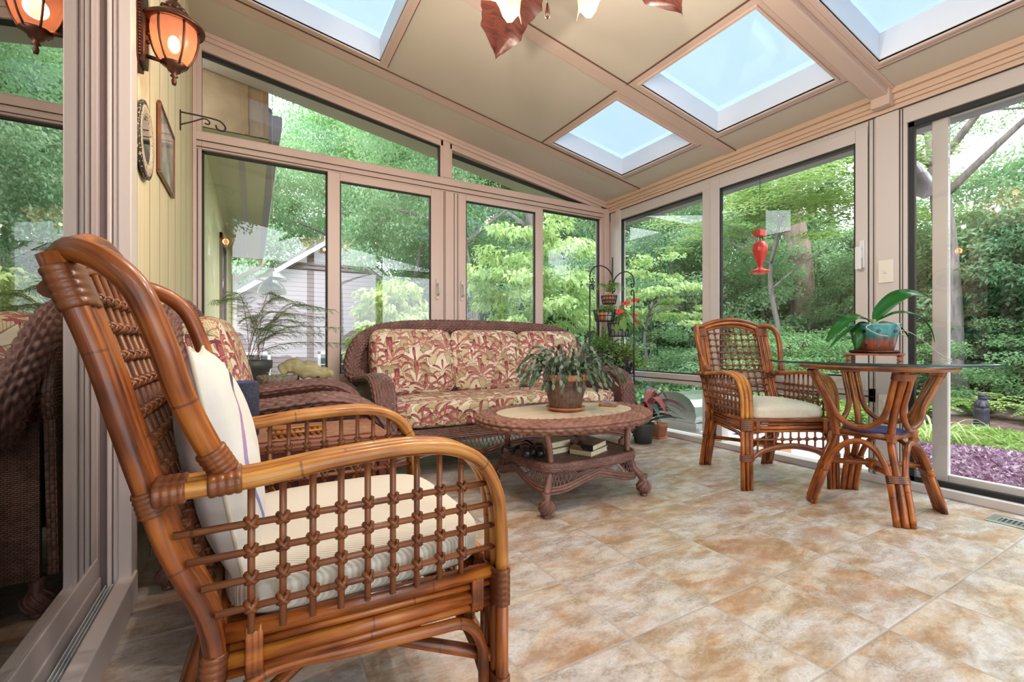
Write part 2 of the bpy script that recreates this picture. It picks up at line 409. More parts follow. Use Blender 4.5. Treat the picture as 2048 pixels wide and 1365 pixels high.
def m_floral(name, sc=1.0):
    m, nt = nt_new(name); uv0 = uvn(nt)
    wob = nd(nt, 'TexNoise', {'Vector': uv0, 'Scale': 9., 'Detail': 2.})
    uv = nd(nt, 'VectorMath', {0: uv0, 1: nd(nt, 'VectorMath', {0: wob.outputs[1], 'Scale': .022}, operation='SCALE').outputs[0]}, operation='ADD').outputs[0]
    def cells(scale, rand, loc):
        p = mapn(nt, uv, (1, 1, 1), (0, 0, 0), loc)
        vo = nd(nt, 'TexVoronoi', {'Vector': p, 'Scale': scale, 'Randomness': rand}, voronoi_dimensions='2D', feature='F1')
        d = nd(nt, 'VectorMath', {0: p, 1: vo.outputs['Position']}, operation='SUBTRACT').outputs[0]
        s = nd(nt, 'SeparateXYZ', {0: d}); cr = nd(nt, 'SeparateColor', {0: vo.outputs['Color']})
        return s.outputs[0], s.outputs[1], cr.outputs[0], cr.outputs[1]
    col = (.70, .60, .42)
    base = noise(nt, uv0, 14., 3); col = ramp(nt, base, [(.35, (.66, .58, .43)), (.65, (.76, .69, .56))])
    # big tan / olive leaves, two layers
    for (scale, loc, w, hgt, c1, c2, dk) in ((8.5, (3.1, 1.7, 0), .072, .034, (.56, .43, .25), (.68, .56, .37), (.20, .14, .07)), (7.2, (.4, 5.2, 0), .075, .030, (.42, .36, .20), (.62, .51, .32), (.14, .12, .055))):
        x, y, r1, r2 = cells(scale, .8, loc)
        ang = mt(nt, 'MULTIPLY', r1, 6.283); ca = mt(nt, 'COSINE', ang); sa = mt(nt, 'SINE', ang)
        xx = mt(nt, 'ADD', mt(nt, 'MULTIPLY', x, ca), mt(nt, 'MULTIPLY', y, sa))
        yy = mt(nt, 'SUBTRACT', mt(nt, 'MULTIPLY', y, ca), mt(nt, 'MULTIPLY', x, sa))
        yy = mt(nt, 'ADD', yy, mt(nt, 'MULTIPLY', mt(nt, 'MULTIPLY', xx, xx), 6.0))
        e = mt(nt, 'ADD', mt(nt, 'POWER', mt(nt, 'ABSOLUTE', mt(nt, 'DIVIDE', xx, w)), 2.), mt(nt, 'POWER', mt(nt, 'ABSOLUTE', mt(nt, 'DIVIDE', yy, hgt)), 1.6))
        ins = mt(nt, 'LESS_THAN', e, 1.0); edge = mt(nt, 'MULTIPLY', ins, mt(nt, 'GREATER_THAN', e, .80))
        vein = mt(nt, 'GREATER_THAN', mt(nt, 'SINE', mt(nt, 'MULTIPLY', mt(nt, 'ADD', xx, mt(nt, 'MULTIPLY', mt(nt, 'ABSOLUTE', yy), 1.1)), 420.)), .62)
        lc = mixc(nt, r2, c1, c2); lc = mixc(nt, mt(nt, 'MULTIPLY', vein, .55), lc, dk)
        col = mixc(nt, ins, col, lc); col = mixc(nt, mt(nt, 'MULTIPLY', edge, .8), col, dk)
    # maroon frond bursts
    for (scale, loc, rad, n) in ((4.3, (7.7, 2.3, 0), .175, 15.0), (4.8, (1.15, 8.35, 0), .135, 13.0), (5.2, (4.6, 3.9, 0), .10, 11.0)):
        x, y, r1, r2 = cells(scale, .55, loc)
        y = mt(nt, 'ADD', y, .05)
        rr = mt(nt, 'SQRT', mt(nt, 'ADD', mt(nt, 'MULTIPLY', x, x), mt(nt, 'MULTIPLY', y, y)))
        an = mt(nt, 'ARCTAN2', x, y)
        bend = mt(nt, 'MULTIPLY', mt(nt, 'MULTIPLY', an, rr), 4.2)
        a2 = mt(nt, 'SUBTRACT', an, bend)
        c = mt(nt, 'COSINE', mt(nt, 'MULTIPLY', a2, n))
        lim = mt(nt, 'ADD', mt(nt, 'MULTIPLY', mt(nt, 'ABSOLUTE', mt(nt, 'SUBTRACT', rr, .45 * rad)), 1.15 / rad), .33)
        up = mt(nt, 'LESS_THAN', mt(nt, 'ABSOLUTE', an), 1.75)
        mk_ = mt(nt, 'MULTIPLY', mt(nt, 'GREATER_THAN', c, lim), mt(nt, 'MULTIPLY', up, mt(nt, 'LESS_THAN', rr, rad)))
        inn = mt(nt, 'GREATER_THAN', mt(nt, 'SUBTRACT', c, lim), .22)
        pc = mixc(nt, inn, (.20, .035, .045), mixc(nt, r2, (.36, .085, .095), (.50, .19, .17)))
        col = mixc(nt, mk_, col, pc)
    wv = noise(nt, uv0, 900., 1)
    princ(nt, col, .85, 0, wv, .15, .001)
    MAT[name] = m
m_floral('floral')

def m_stripe(name):   # ribbed oatmeal seat fabric
    m, nt = nt_new(name); uv = objc(nt)
    w = nd(nt, 'TexWave', {'Vector': mapn(nt, uv, (1, 1, 1), (0, 0, .4)), 'Scale': 75., 'Distortion': 3.2, 'Detail': 2., 'Detail Scale': .35}, wave_type='BANDS', bands_direction='Y').outputs[1]
    c = ramp(nt, w, [(.25, (.56, .51, .43)), (.6, (.70, .67, .61))])
    princ(nt, c, .9, 0, w, .3, .002)
    MAT[name] = m
m_stripe('ribbed')

def m_pillow(name):   # off-white linen with a violet to blue painted band near one edge
    m, nt = nt_new(name); s = nd(nt, 'SeparateXYZ', {0: objc(nt)})
    n = noise(nt, objc(nt), 300., 2); st = noise(nt, mapn(nt, objc(nt), (3, 3, 12)), 1., 4)
    c = ramp(nt, st, [(.3, (.65, .645, .63)), (.7, (.73, .725, .70))])
    d = mt(nt, 'SQRT', mt(nt, 'ADD', mt(nt, 'MULTIPLY', s.outputs[1], s.outputs[1]), mt(nt, 'MULTIPLY', s.outputs[2], s.outputs[2])))
    d = mt(nt, 'ADD', d, mt(nt, 'MULTIPLY', noise(nt, objc(nt), 20., 2), .008))
    band = mt(nt, 'MULTIPLY', mt(nt, 'GREATER_THAN', s.outputs[0], 0.0), mt(nt, 'MULTIPLY', mt(nt, 'GREATER_THAN', d, .148), mt(nt, 'LESS_THAN', d, .160)))
    pc = ramp(nt, mt(nt, 'ADD', mt(nt, 'MULTIPLY', s.outputs[2], 2.2), .5), [(.3, (.16, .22, .55)), (.62, (.42, .25, .45)), (.8, (.05, .06, .08))])
    c = mixc(nt, band, c, pc)
    princ(nt, c, .9, 0, n, .3, .001)
    MAT[name] = m
m_pillow('pillow')

def m_floor(name):
    m, nt = nt_new(name); P = objc(nt)
    s = nd(nt, 'SeparateXYZ', {0: P})
    T = .3432
    tx = mt(nt, 'DIVIDE', mt(nt, 'SUBTRACT', s.outputs[0], .592), T); ty = mt(nt, 'DIVIDE', mt(nt, 'SUBTRACT', s.outputs[1], .613), T)
    ix = mt(nt, 'FLOOR', tx); iy = mt(nt, 'FLOOR', ty)
    fx = mt(nt, 'PINGPONG', tx, .5); fy = mt(nt, 'PINGPONG', ty, .5)   # 0 at a joint
    jd = mt(nt, 'MULTIPLY', mt(nt, 'MINIMUM', fx, fy), T)
    cid = nd(nt, 'CombineXYZ', {0: ix, 1: iy}).outputs[0]
    wn = nd(nt, 'TexWhiteNoise', {0: cid}, noise_dimensions='3D')
    off = nd(nt, 'VectorMath', {0: wn.outputs[1], 'Scale': 7.}, operation='SCALE').outputs[0]
    Q_ = nd(nt, 'VectorMath', {0: P, 1: off}, operation='ADD').outputs[0]
    Ps = mapn(nt, Q_, (1, 2.0, 1), (0, 0, R(-22)))
    a = noise(nt, Ps, 5.2, 7, .62, .5); b = noise(nt, Ps, 8.0, 8, .70, .3); g = noise(nt, mapn(nt, Q_, (1, 1.9, 1), (0, 0, R(-22)), (4, 2, 0)), 3.4, 6, .62)
    fine = noise(nt, mapn(nt, Q_, (1, 1.5, 1), (0, 0, R(-22))), 95., 4, .72)
    c = ramp(nt, a, [(.34, (.39, .225, .135)), (.44, (.48, .335, .23)), (.52, (.56, .465, .375)), (.62, (.61, .555, .505))])
    c = mixc(nt, ramp(nt, g, [(.44, (0, 0, 0)), (.60, (1, 1, 1))]), c, (.585, .565, .575))
    dk = mt(nt, 'MULTIPLY', nd(nt, 'MapRange', {0: b, 1: .45, 2: .58}).outputs[0], nd(nt, 'MapRange', {0: fine, 1: .38, 2: .54}).outputs[0])
    c = mixc(nt, mt(nt, 'MULTIPLY', dk, .70), c, (.235, .155, .09))
    pk = mt(nt, 'MULTIPLY', nd(nt, 'MapRange', {0: noise(nt, Ps, 3.1, 5, .6, .2), 1: .54, 2: .66}).outputs[0], .5)
    c = mixc(nt, pk, c, (.42, .24, .16))
    c = mixc(nt, 1.0, c, ramp(nt, fine, [(.38, (.80, .79, .78)), (.60, (1.12, 1.10, 1.08))]), 'MULTIPLY')
    fl = mt(nt, 'MULTIPLY', nd(nt, 'MapRange', {0: fine, 1: .57, 2: .66}).outputs[0], .5)
    c = mixc(nt, fl, c, (.27, .19, .135))
    gm = mt(nt, 'LESS_THAN', jd, .0028)
    c = mixc(nt, mt(nt, 'MULTIPLY', gm, .8), c, (.38, .35, .345))
    hb = mt(nt, 'SUBTRACT', mt(nt, 'MULTIPLY', b, .25), mt(nt, 'MULTIPLY', nd(nt, 'MapRange', {0: jd, 1: .0055, 2: .0015}).outputs[0], 1.0))
    princ(nt, c, .34, 0, hb, .35, .0025, 0, .5)
    MAT[name] = m
m_floor('floor')

def m_siding(name, col, dark, pitch, axis=1, gw=.012, var=.08):
    """boards with a groove every pitch metres along an axis of the object's space"""
    m, nt = nt_new(name); P = objc(nt); s = nd(nt, 'SeparateXYZ', {0: P})
    f = mt(nt, 'FRACT', mt(nt, 'DIVIDE', s.outputs[axis], pitch))
    g = mt(nt, 'LESS_THAN', f, gw / pitch)
    gr = noise(nt, mapn(nt, P, (40, 40, 3) if axis < 2 else (3, 3, 60)), 1., 4)
    c = ramp(nt, gr, [(.3, tuple(x * (1 - var) for x in col)), (.7, tuple(x * (1 + var) for x in col))])
    c = mixc(nt, g, c, dark)
    hh = mt(nt, 'SUBTRACT', mt(nt, 'MULTIPLY', gr, .2), g) if axis < 2 else mt(nt, 'MULTIPLY', f, -1.0)
    princ(nt, c, .65, 0, hh, .8, .006)
    MAT[name] = m
m_siding('siding_wall', (.80, .70, .46), (.28, .19, .07), .225, 1, .010)
m_siding('siding_house', (.33, .26, .275), (.13, .095, .10), .115, 2, .012, .04)

def m_wood(name, lo, hi, sc=(3, 40, 40), rough=.5):
    m, nt = nt_new(name); P = objc(nt)
    f = noise(nt, mapn(nt, P, sc), 1., 5, .6, .8); princ(nt, ramp(nt, f, [(.3, lo), (.7, hi)]), rough, 0, f, .2, .002)
    MAT[name] = m
m_wood('chest_wood', (.17, .042, .028), (.36, .12, .075), (4, 60, 60), .4)
m_wood('carved', (.12, .035, .02), (.42, .19, .10), (40, 120, 60), .5)
m_wood('blade', (.018, .004, .003), (.075, .018, .011), (8, 60, 8), .4)
m_wood('bark', (.10, .085, .085), (.30, .25, .24), (14, 14, 2.2), .95)
m_wood('bark_red', (.17, .10, .085), (.40, .28, .25), (12, 12, 2.0), .95)
m_wood('travertine', (.52, .40, .29), (.70, .60, .48), (3, 14, 3), .45)
m_wood('tabletop_wood', (.50, .38, .27), (.62, .50, .38), (3, 25, 3), .4)
m_wood('stonebowl', (.10, .07, .055), (.36, .28, .24), (30, 30, 30), .8)
m_wood('driftwood', (.22, .22, .11), (.55, .47, .26), (12, 30, 30), .7)

def m_leaf(name, stops, trans=.45, rough=.5, tint=(.75, 1.0, .45)):
    """UV.x holds one random number per leaf"""
    m, nt = nt_new(name); s = nd(nt, 'SeparateXYZ', {0: uvn(nt)})
    c = ramp(nt, s.outputs[0], stops)
    d = nd(nt, 'BsdfPrincipled', {'Base Color': c, 'Roughness': rough, 'Specular IOR Level': .35})
    t = nd(nt, 'BsdfTranslucent', {'Color': mixc(nt, .35, c, mixc(nt, 1., c, tint, 'MULTIPLY'))})
    mx = nd(nt, 'MixShader', {0: trans, 1: d.outputs[0], 2: t.outputs[0]})
    nd(nt, 'OutputMaterial', {'Surface': mx.outputs[0]})
    MAT[name] = m
m_leaf('leaf_tree', [(0, (.16, .27, .12)), (.5, (.28, .42, .19)), (1, (.44, .58, .32))])
m_leaf('leaf_pale', [(0, (.28, .40, .15)), (.5, (.42, .55, .23)), (1, (.58, .68, .36))])
m_leaf('leaf_deep', [(0, (.085, .175, .09)), (.5, (.16, .28, .15)), (1, (.28, .41, .23))])
m_leaf('leaf_blue', [(0, (.16, .28, .145)), (.5, (.27, .42, .235)), (1, (.41, .56, .36))])
m_leaf('leaf_shrub', [(0, (.16, .31, .14)), (.5, (.27, .45, .21)), (1, (.42, .58, .33))])
m_leaf('leaf_lime', [(0, (.30, .38, .12)), (.5, (.44, .52, .20)), (1, (.58, .64, .34))])
m_leaf('leaf_fern', [(0, (0.220, 0.350, 0.090)), (.6, (0.340, 0.460, 0.140)), (1, (0.460, 0.560, 0.240))])
m_leaf('leaf_purple', [(0, (.17, .09, .14)), (.35, (.32, .18, .28)), (.7, (.46, .31, .41)), (1, (.56, .47, .52))], .3, tint=(1, .6, .9))
m_leaf('leaf_mint', [(0, (0.250, 0.420, 0.300)), (1, (0.420, 0.560, 0.420))])
m_leaf('leaf_jade', [(0, (.08, .21, .05)), (.5, (.15, .34, .09)), (1, (.26, .46, .15))], .2, .3)
m_leaf('leaf_jade_light', [(0, (.15, .31, .08)), (.5, (.25, .44, .13)), (1, (.38, .56, .22))], .25, .35)
m_leaf('leaf_cactus', [(0, (0.045, 0.075, 0.050)), (.5, (0.100, 0.160, 0.100)), (.85, (0.200, 0.250, 0.190)), (1, (0.200, 0.190, 0.200))], .15, .4)
m_leaf('leaf_asparagus', [(0, (.16, .26, .11)), (1, (.32, .42, .22))], .3)
m_leaf('leaf_orchid', [(0, (0.012, 0.110, 0.012)), (1, (0.020, 0.160, 0.020))], .2, .22)
m_leaf('leaf_anthurium', [(0, (0.100, 0.240, 0.050)), (.6, (0.180, 0.340, 0.080)), (1, (0.280, 0.440, 0.140))], .3, .28)
m_leaf('leaf_tricolor', [(0, (0.070, 0.015, 0.025)), (.3, (0.280, 0.030, 0.060)), (.48, (0.550, 0.170, 0.170)), (.52, (0.030, 0.120, 0.110)), (.8, (0.090, 0.200, 0.160)), (1, (0.400, 0.460, 0.400))], .25, .4, (1, .9, .8))
m_leaf('leaf_fernlight', [(0, (0.240, 0.380, 0.080)), (1, (0.400, 0.540, 0.170))], .4)

def m_glass(name, ior=1.5, tint=(.97, .98, .98), rough=0.0, k_=1.7):
    m, nt = nt_new(name)
    fr = nd(nt, 'Fresnel', {'IOR': ior}); gm = nd(nt, 'NewGeometry'); fr = mt(nt, 'MULTIPLY', mt(nt, 'MULTIPLY', fr.outputs[0], k_), mt(nt, 'SUBTRACT', 1.0, gm.outputs['Backfacing']), clamp=True); t = nd(nt, 'BsdfTransparent', {'Color': tint}); g = nd(nt, 'BsdfGlossy', {'Color': (1, 1, 1), 'Roughness': rough})
    mx = nd(nt, 'MixShader', {0: fr, 1: t.outputs[0], 2: g.outputs[0]}); nd(nt, 'OutputMaterial', {'Surface': mx.outputs[0]})
    MAT[name] = m
m_glass('glass', 1.5)
m_glass('glass_door', 5.0, (.45, .50, .48), k_=1.35)
m_glass('glass_table', 1.52, (.80, .92, .90))
m_glass('glass_feeder', 1.45, (.62, .66, .56), k_=3.)
m_glass('glass_red', 1.5, (.9, .08, .07))
mk('glass_edge', (.01, .045, .05), .15)
mk('mirror', (.85, .87, .87), .02, metal=1.)

def m_skylight(name):
    m, nt = nt_new(name)
    t = nd(nt, 'BsdfTransparent', {'Color': (.60, .68, .74)}); tr = nd(nt, 'BsdfTranslucent', {'Color': (.52, .60, .68)}); g = nd(nt, 'BsdfGlossy', {'Color': (1, 1, 1), 'Roughness': .05})
    a = nd(nt, 'MixShader', {0: .82, 1: t.outputs[0], 2: tr.outputs[0]})
    b = nd(nt, 'MixShader', {0: nd(nt, 'Fresnel', {'IOR': 1.4}).outputs[0], 1: a.outputs[0], 2: g.outputs[0]}); nd(nt, 'OutputMaterial', {'Surface': b.outputs[0]})
    MAT[name] = m
m_skylight('skylight')

def m_glow(name, col, strength, tcol=(.9, .7, .5), clear=0.):
    m, nt = nt_new(name)
    e = nd(nt, 'Emission', {'Color': (*col, 1), 'Strength': strength}); t = nd(nt, 'BsdfTranslucent', {'Color': (*tcol, 1)}); d = nd(nt, 'BsdfPrincipled', {'Base Color': (*tcol, 1), 'Roughness': .25})
    a = nd(nt, 'MixShader', {0: .5, 1: t.outputs[0], 2: d.outputs[0]}); b = nd(nt, 'AddShader', {0: a.outputs[0], 1: e.outputs[0]})
    if clear: b = nd(nt, 'MixShader', {0: clear, 1: b.outputs[0], 2: nd(nt, 'BsdfTransparent', {'Color': (1., .72, .5, 1)}).outputs[0]})
    nd(nt, 'OutputMaterial', {'Surface': b.outputs[0]})
    MAT[name] = m
m_glow('shade_glow', (1., .56, .28), .34, (.42, .29, .19))
m_glow('lantern_glow', (1., .40, .22), .17, (.30, .13, .08), .38)
m_glow('bulb', (1., .78, .5), 2.)

def m_potglaze(name):
    m, nt = nt_new(name); P = objc(nt); s = nd(nt, 'SeparateXYZ', {0: P})
    z = mt(nt, 'ADD', s.outputs[2], mt(nt, 'MULTIPLY', noise(nt, P, 25., 3), .03))
    c = ramp(nt, mt(nt, 'MULTIPLY', z, 7.5), [(.30, (.22, .05, .015)), (.52, (.30, .06, .035)), (.66, (.16, .09, .07)), (.76, (.03, .17, .18)), (.95, (.06, .28, .30))])
    princ(nt, c, .15, 0, None, coat=.5); MAT[name] = m
m_potglaze('potglaze')

def m_dots(name, base, spot, sc=60.):
    m, nt = nt_new(name); P = objc(nt)
    v = nd(nt, 'TexVoronoi', {'Vector': P, 'Scale': sc}).outputs[0]
    c = mixc(nt, mt(nt, 'LESS_THAN', v, .32), base, spot); princ(nt, c, .5); MAT[name] = m
m_dots('mosaic', (.03, .028, .026), (.55, .47, .33), 110.)
m_dots('mosaic_pale', (.58, .47, .35), (.25, .12, .08), 90.)
m_dots('seedmix', (.10, .07, .05), (.45, .33, .22), 120.)
# ------------------------------------------------------------------ the room shell
XL, XR, YB, YF = -.35, 3.29, 3.70, -1.35
def zc(x, y=0): return 2.886 - .173 * x
M_ = MAT
def struct(name, mb, m, parent=None, bevel=0):
    o = mb.build(name, m, parent, bevel=bevel)
    if parent is None: o['kind'] = 'structure'
    return o
mb = MB(); mb.box(-.60, 3.45, YF - .1, 3.83, -.12, 0); struct('floor', mb, M_['floor'])

# ceiling with four skylight wells
SKY = [(-.03, .751, 2.345, 3.118), (2.158, 2.933, 2.342, 3.115), (2.165, 2.940, 1.360, 2.133), (2.168, 2.955, .383, 1.158)]
xs = sorted({-.60, 3.56} | {h[0] for h in SKY} | {h[1] for h in SKY}); ys = sorted({YF - .12, 4.18} | {h[2] for h in SKY} | {h[3] for h in SKY})
mb = MB()
for i in range(len(xs) - 1):
    for j in range(len(ys) - 1):
        cx, cy = (xs[i] + xs[i + 1]) / 2, (ys[j] + ys[j + 1]) / 2
        if any(h[0] < cx < h[1] and h[2] < cy < h[3] for h in SKY): continue
        mb.box(xs[i], xs[i + 1], ys[j], ys[j + 1], 0, .13, zf=zc)
struct('ceiling', mb, M_['ceil'])
# joint strips between the roof panels and the beam
mb = MB()
for y in (3.185, 2.185, .205, -.79):
    mb.box(-.34, 3.27, y, y + .10, -.007, .002, zf=zc)
mb2 = MB()
for y in (3.188, 2.188, .207): mb2.box(-.34, 3.27, y - .004, y, -.0085, .002, zf=zc)
for (x0, x1, y0, y1) in SKY:   # flat frame round each well
    f = .055
    mb.box(x0 - f, x0, y0 - f, y1 + f, -.006, .002, zf=zc); mb.box(x1, x1 + f, y0 - f, y1 + f, -.006, .002, zf=zc)
    mb.box(x0, x1, y0 - f, y0, -.006, .002, zf=zc); mb.box(x0, x1, y1, y1 + f, -.006, .002, zf=zc)
    mb2.box(x0 - f - .006, x0 - f, y0 - .07, y1 + .07, -.007, .002, zf=zc); mb2.box(x1 + f, x1 + f + .004, y0 - .03, y1 + .03, -.007, .002, zf=zc)
    g = .014
    for q in ((x0 - g, x0, y0 - g, y1 + g), (x1, x1 + g, y0 - g, y1 + g), (x0, x1, y0 - g, y0), (x0, x1, y1, y1 + g)): mb.box(*q, -.016, .0, zf=zc)
t = struct('trim_1', mb, M_['ceil_trim']); struct('seam', mb2, M_['seam'], t)
mb = MB(); mb.box(-.34, 3.22, 1.215, 1.30, -.045, .002, zf=zc); mb.box(-.34, 3.25, 1.19, 1.325, -.010, .002, zf=zc)
mb.box(3.20, 3.262, 1.205, 1.30, 2.232, 2.335)
struct('trim_2', mb, M_['ceil_trim'], bevel=.006)
for k, (x0, x1, y0, y1) in enumerate(SKY):
    root = thing('window_%d' % (k + 10), None, None, (0, 0, 0), kind='structure')
    mb = MB(); H0, H1, w = 0, .145, .03
    mb.box(x0 - w, x0, y0 - w, y1 + w, .10, H1, zf=zc); mb.box(x1, x1 + w, y0 - w, y1 + w, .10, H1, zf=zc); mb.box(x0, x1, y0 - w, y0, .10, H1, zf=zc); mb.box(x0, x1, y1, y1 + w, .10, H1, zf=zc)
    e = .004   # white lining of the well
    mb.box(x0, x0 + e, y0, y1, .002, H1, zf=zc); mb.box(x1 - e, x1, y0, y1, .002, H1, zf=zc); mb.box(x0 + e, x1 - e, y0, y0 + e, .002, H1, zf=zc); mb.box(x0 + e, x1 - e, y1 - e, y1, .002, H1, zf=zc)
    mb.build('skylight_well', M_['skywell'], root)
    mb = MB(); mb.box(x0 - w, x1 + w, y0 - w, y1 + w, H1, H1 + .01, zf=zc); mb.build('pane', M_['skylight'], root)

# ---- back wall (fixed frame) and its sashes
def frame_mb(): return MB()
Y0, Y1 = YB, YB + .09
mb = MB()
mb.box(-.40, -.298, Y0, Y1, 0, 2.95); mb.box(3.19, XR + .1, Y0, Y1, 0, 2.33)
mb.box(-.298, 3.19, Y0, Y1, 2.150, 2.272)
mb.box(-.298, 3.19, Y0, Y1, .47, .545); mb.box(-.298, 3.19, Y0 - .02, Y1, 0, .075)
mb.box(1.405, 1.512, Y0, Y1, 2.272, 2.66); mb.box(1.40, 1.572, Y0, Y1, .075, 2.15)
mb.prism([(-.30, zc(-.30) - .115), (3.19, zc(3.19) - .085), (3.29, zc(3.29) - .08), (3.29, zc(3.29)), (-.30, zc(-.30))], Y0, Y1, 'y')
mb.box(.50, .56, Y0, Y1, .075, .47); mb.box(2.40, 2.46, Y0, Y1, .075, .47)
# stepped mouldings on the room side
for (d, a, b) in ((.022, .0, .055), (.036, .0, .028)):
    mb.prism([(-.345, zc(-.345) - b - .0), (3.285, zc(3.285) - b), (3.285, zc(3.285) - a), (-.345, zc(-.345) - a)], Y0 - d, Y0, 'y')
mb.box(-.345, 3.27, Y0 - .012, Y0, 2.205, 2.262); mb.box(-.348, -.325, Y0 - .016, Y0, 0.0, 2.9); mb.box(1.447, 1.525, Y0 - .008, Y0, .55, 2.15); mb.box(3.222, 3.285, Y0 - .03, Y0, .08, 2.25)
mb.box(1.425, 1.492, Y0 - .008, Y0, 2.272, 2.60)
bw = struct('wall_back', mb, M_['frame'], bevel=.004)
mb = MB()   # dark reveals of the fixed lights, seams
def reveal(mb, x0, x1, z0, z1, y, w=.012, top=None):
    mb.box(x0, x0 + w, y, y + .03, z0, z1); mb.box(x1 - w, x1, y, y + .03, z0, z1); mb.box(x0, x1, y, y + .03, z0, z0 + w)
    if top is None: mb.box(x0, x1, y, y + .03, z1 - w, z1)
reveal(mb, -.298, .50, .545, 2.15, Y0 + .03); reveal(mb, 2.455, 3.19, .545, 2.15, Y0 + .03)
for (x0, x1) in ((-.298, 1.405), (1.512, 2.95)):
    mb.prism([(x0, zc(x0) - .118), (x1, zc(x1) - .088), (x1, zc(x1) - .110), (x0, zc(x0) - .145)], Y0 + .02, Y0 + .05, 'y')
mb.box(1.392, 1.405, Y0 + .02, Y0 + .05, 2.272, 2.56)
for z in (2.203, 2.160): mb.box(-.33, 3.2, Y0 - .0135, Y0 - .010, z, z + .004)
for x in (-.322, 1.432, 1.445, 1.527, 1.558): mb.box(x, x + .004, Y0 - .0035, Y0 + .001, .55, 2.15)
mb.build('gasket', M_['gasket'], bw)

def sash(name, x0, x1, z0, z1, gx0, gx1, gz0, gz1, y, handle=None, dark=True):
    root = thing(name, None, None, kind='structure')
    mb = MB(); d = .03
    mb.box(x0, gx0, y, y + d, z0, z1); mb.box(gx1, x1, y, y + d, z0, z1); mb.box(gx0, gx1, y, y + d, z0, gz0); mb.box(gx0, gx1, y, y + d, gz1, z1)
    mb.build('sash_frame', M_['frame'], root, bevel=.004)
    if dark:
        mb = MB(); reveal(mb, gx0, gx1, gz0, gz1, y + .008, .009); mb.build('gasket', M_['gasket'], root)
    mb = MB(); mb.box(gx0, gx1, y + .015, y + .021, gz0, gz1); mb.build('pane', M_['glass'], root)
    if handle:
        hx, hz = handle; mb = MB(); mb.box(hx - .012, hx + .012, y - .012, y, hz - .085, hz + .085); mb.tube(smooth([(hx, y - .01, hz + .05), (hx, y - .045, hz + .035), (hx, y - .05, hz), (hx, y - .045, hz - .035), (hx, y - .01, hz - .05)], 4), .009, 8)
        mb.build('handle', M_['frame_cool'], root)
    return root
def pane(name, m):
    r = thing(name, None, None, kind='structure'); m.build('pane', M_['glass'], r); return r
mb = MB(); mb.box(-.298, .50, Y0 + .045, Y0 + .051, .545, 2.15); pane('window_1', mb)
sash('window_2', .497, 1.402, .545, 2.15, .586, 1.318, .605, 2.092, Y0 - .004, (1.372, 1.30))
sash('window_3', 1.572, 2.456, .545, 2.15, 1.642, 2.370, .605, 2.103, Y0 - .004, (1.600, 1.30))
mb = MB(); mb.box(2.456, 3.19, Y0 + .045, Y0 + .051, .545, 2.15); pane('window_4', mb)
mb = MB(); mb.prism([(-.298, 2.272), (1.405, 2.272), (1.405, zc(1.405) - .09), (-.298, zc(-.298) - .12)], Y0 + .04, Y0 + .046, 'y'); pane('window_5', mb)
mb = MB(); mb.prism([(1.512, 2.272), (2.98, 2.272), (1.512, zc(1.512) - .09)], Y0 + .04, Y0 + .046, 'y'); pane('window_6', mb)
mb = MB(); mb.box(-.298, 3.19, Y0 + .045, Y0 + .051, .075, .47); pane('window_7', mb)

# ---- right wall
X0, X1 = XR, XR + .09
mb = MB()
mb.box(X0, X1, 3.535, YB + .0, 0, 2.33); mb.box(X0, X1, YF, 3.7, 2.118, 2.36); mb.box(X0, X1, 1.155, 3.7, .478, .565); mb.box(X0 - .03, X1, -1.3, 3.7, 0, .046)
mb.box(X0, X1, 2.455, 2.535, .046, 2.12); mb.box(X0, X1, 1.155, 1.345, .046, 2.12); mb.box(X0, X1, 2.35, 2.42, .046, .478)
mb.box(X0, X1, -.62, -.50, 0, 2.12)
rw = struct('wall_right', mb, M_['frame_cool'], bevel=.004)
mb = MB()
# stepped header, flat post cover
mb.box(X0 - .060, X0, YF, 3.69, 2.296, 2.345); mb.box(X0 - .040, X0, YF, 3.69, 2.262, 2.296); mb.box(X0 - .030, X0, YF, 3.69, 2.240, 2.262); mb.box(X0 - .018, X0, YF, 3.69, 2.212, 2.240)
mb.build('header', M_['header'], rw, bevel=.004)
mb = MB(); mb.box(X0 - .012, X0, 1.190, 1.305, .046, 2.212); mb.box(X0 - .006, X0, 3.56, 3.66, .046, 2.212)
mb.box(X0 - .03, X0, 3.50, 3.56, .05, 2.21)
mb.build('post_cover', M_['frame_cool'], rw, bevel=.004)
mb = MB()
def revx(mb, y0, y1, z0, z1, x, w=.012):
    mb.box(x, x + .03, y0, y0 + w, z0, z1); mb.box(x, x + .03, y1 - w, y1, z0, z1); mb.box(x, x + .03, y0, y1, z0, z0 + w); mb.box(x, x + .03, y0, y1, z1 - w, z1)
revx(mb, 2.535, 3.535, .565, 2.118, X0 + .03); revx(mb, -.5, 1.155, .046, 2.118, X0 + .015, .028)
mb.box(X0 - .0135, X0 - .009, YF, 3.69, 2.207, 2.213); mb.box(X0 - .002, X0 + .002, 1.306, 3.5, .510, .518)
for y in (1.188, 1.306, 1.318, 1.342, 1.175): mb.box(X0 - .002, X0 + .002, y - .002, y + .002, .05, 2.205)
mb.build('gasket', M_['gasket'], rw)
def panex(name, mb_): return pane(name, mb_)
mb = MB(); mb.box(X0 + .045, X0 + .051, 2.535, 3.535, .565, 2.118); pane('window_8', mb)
root = thing('window_9', None, None, kind='structure')
mb = MB(); a, b = X0 - .012, X0 + .022
mb.box(a, b, 2.367, 2.452, .548, 2.177); mb.box(a, b, 1.346, 1.411, .548, 2.177); mb.box(a, b, 1.411, 2.367, .548, .627); mb.box(a, b, 1.411, 2.367, 2.094, 2.177)
mb.build('sash_frame', M_['frame_cool'], root, bevel=.004)
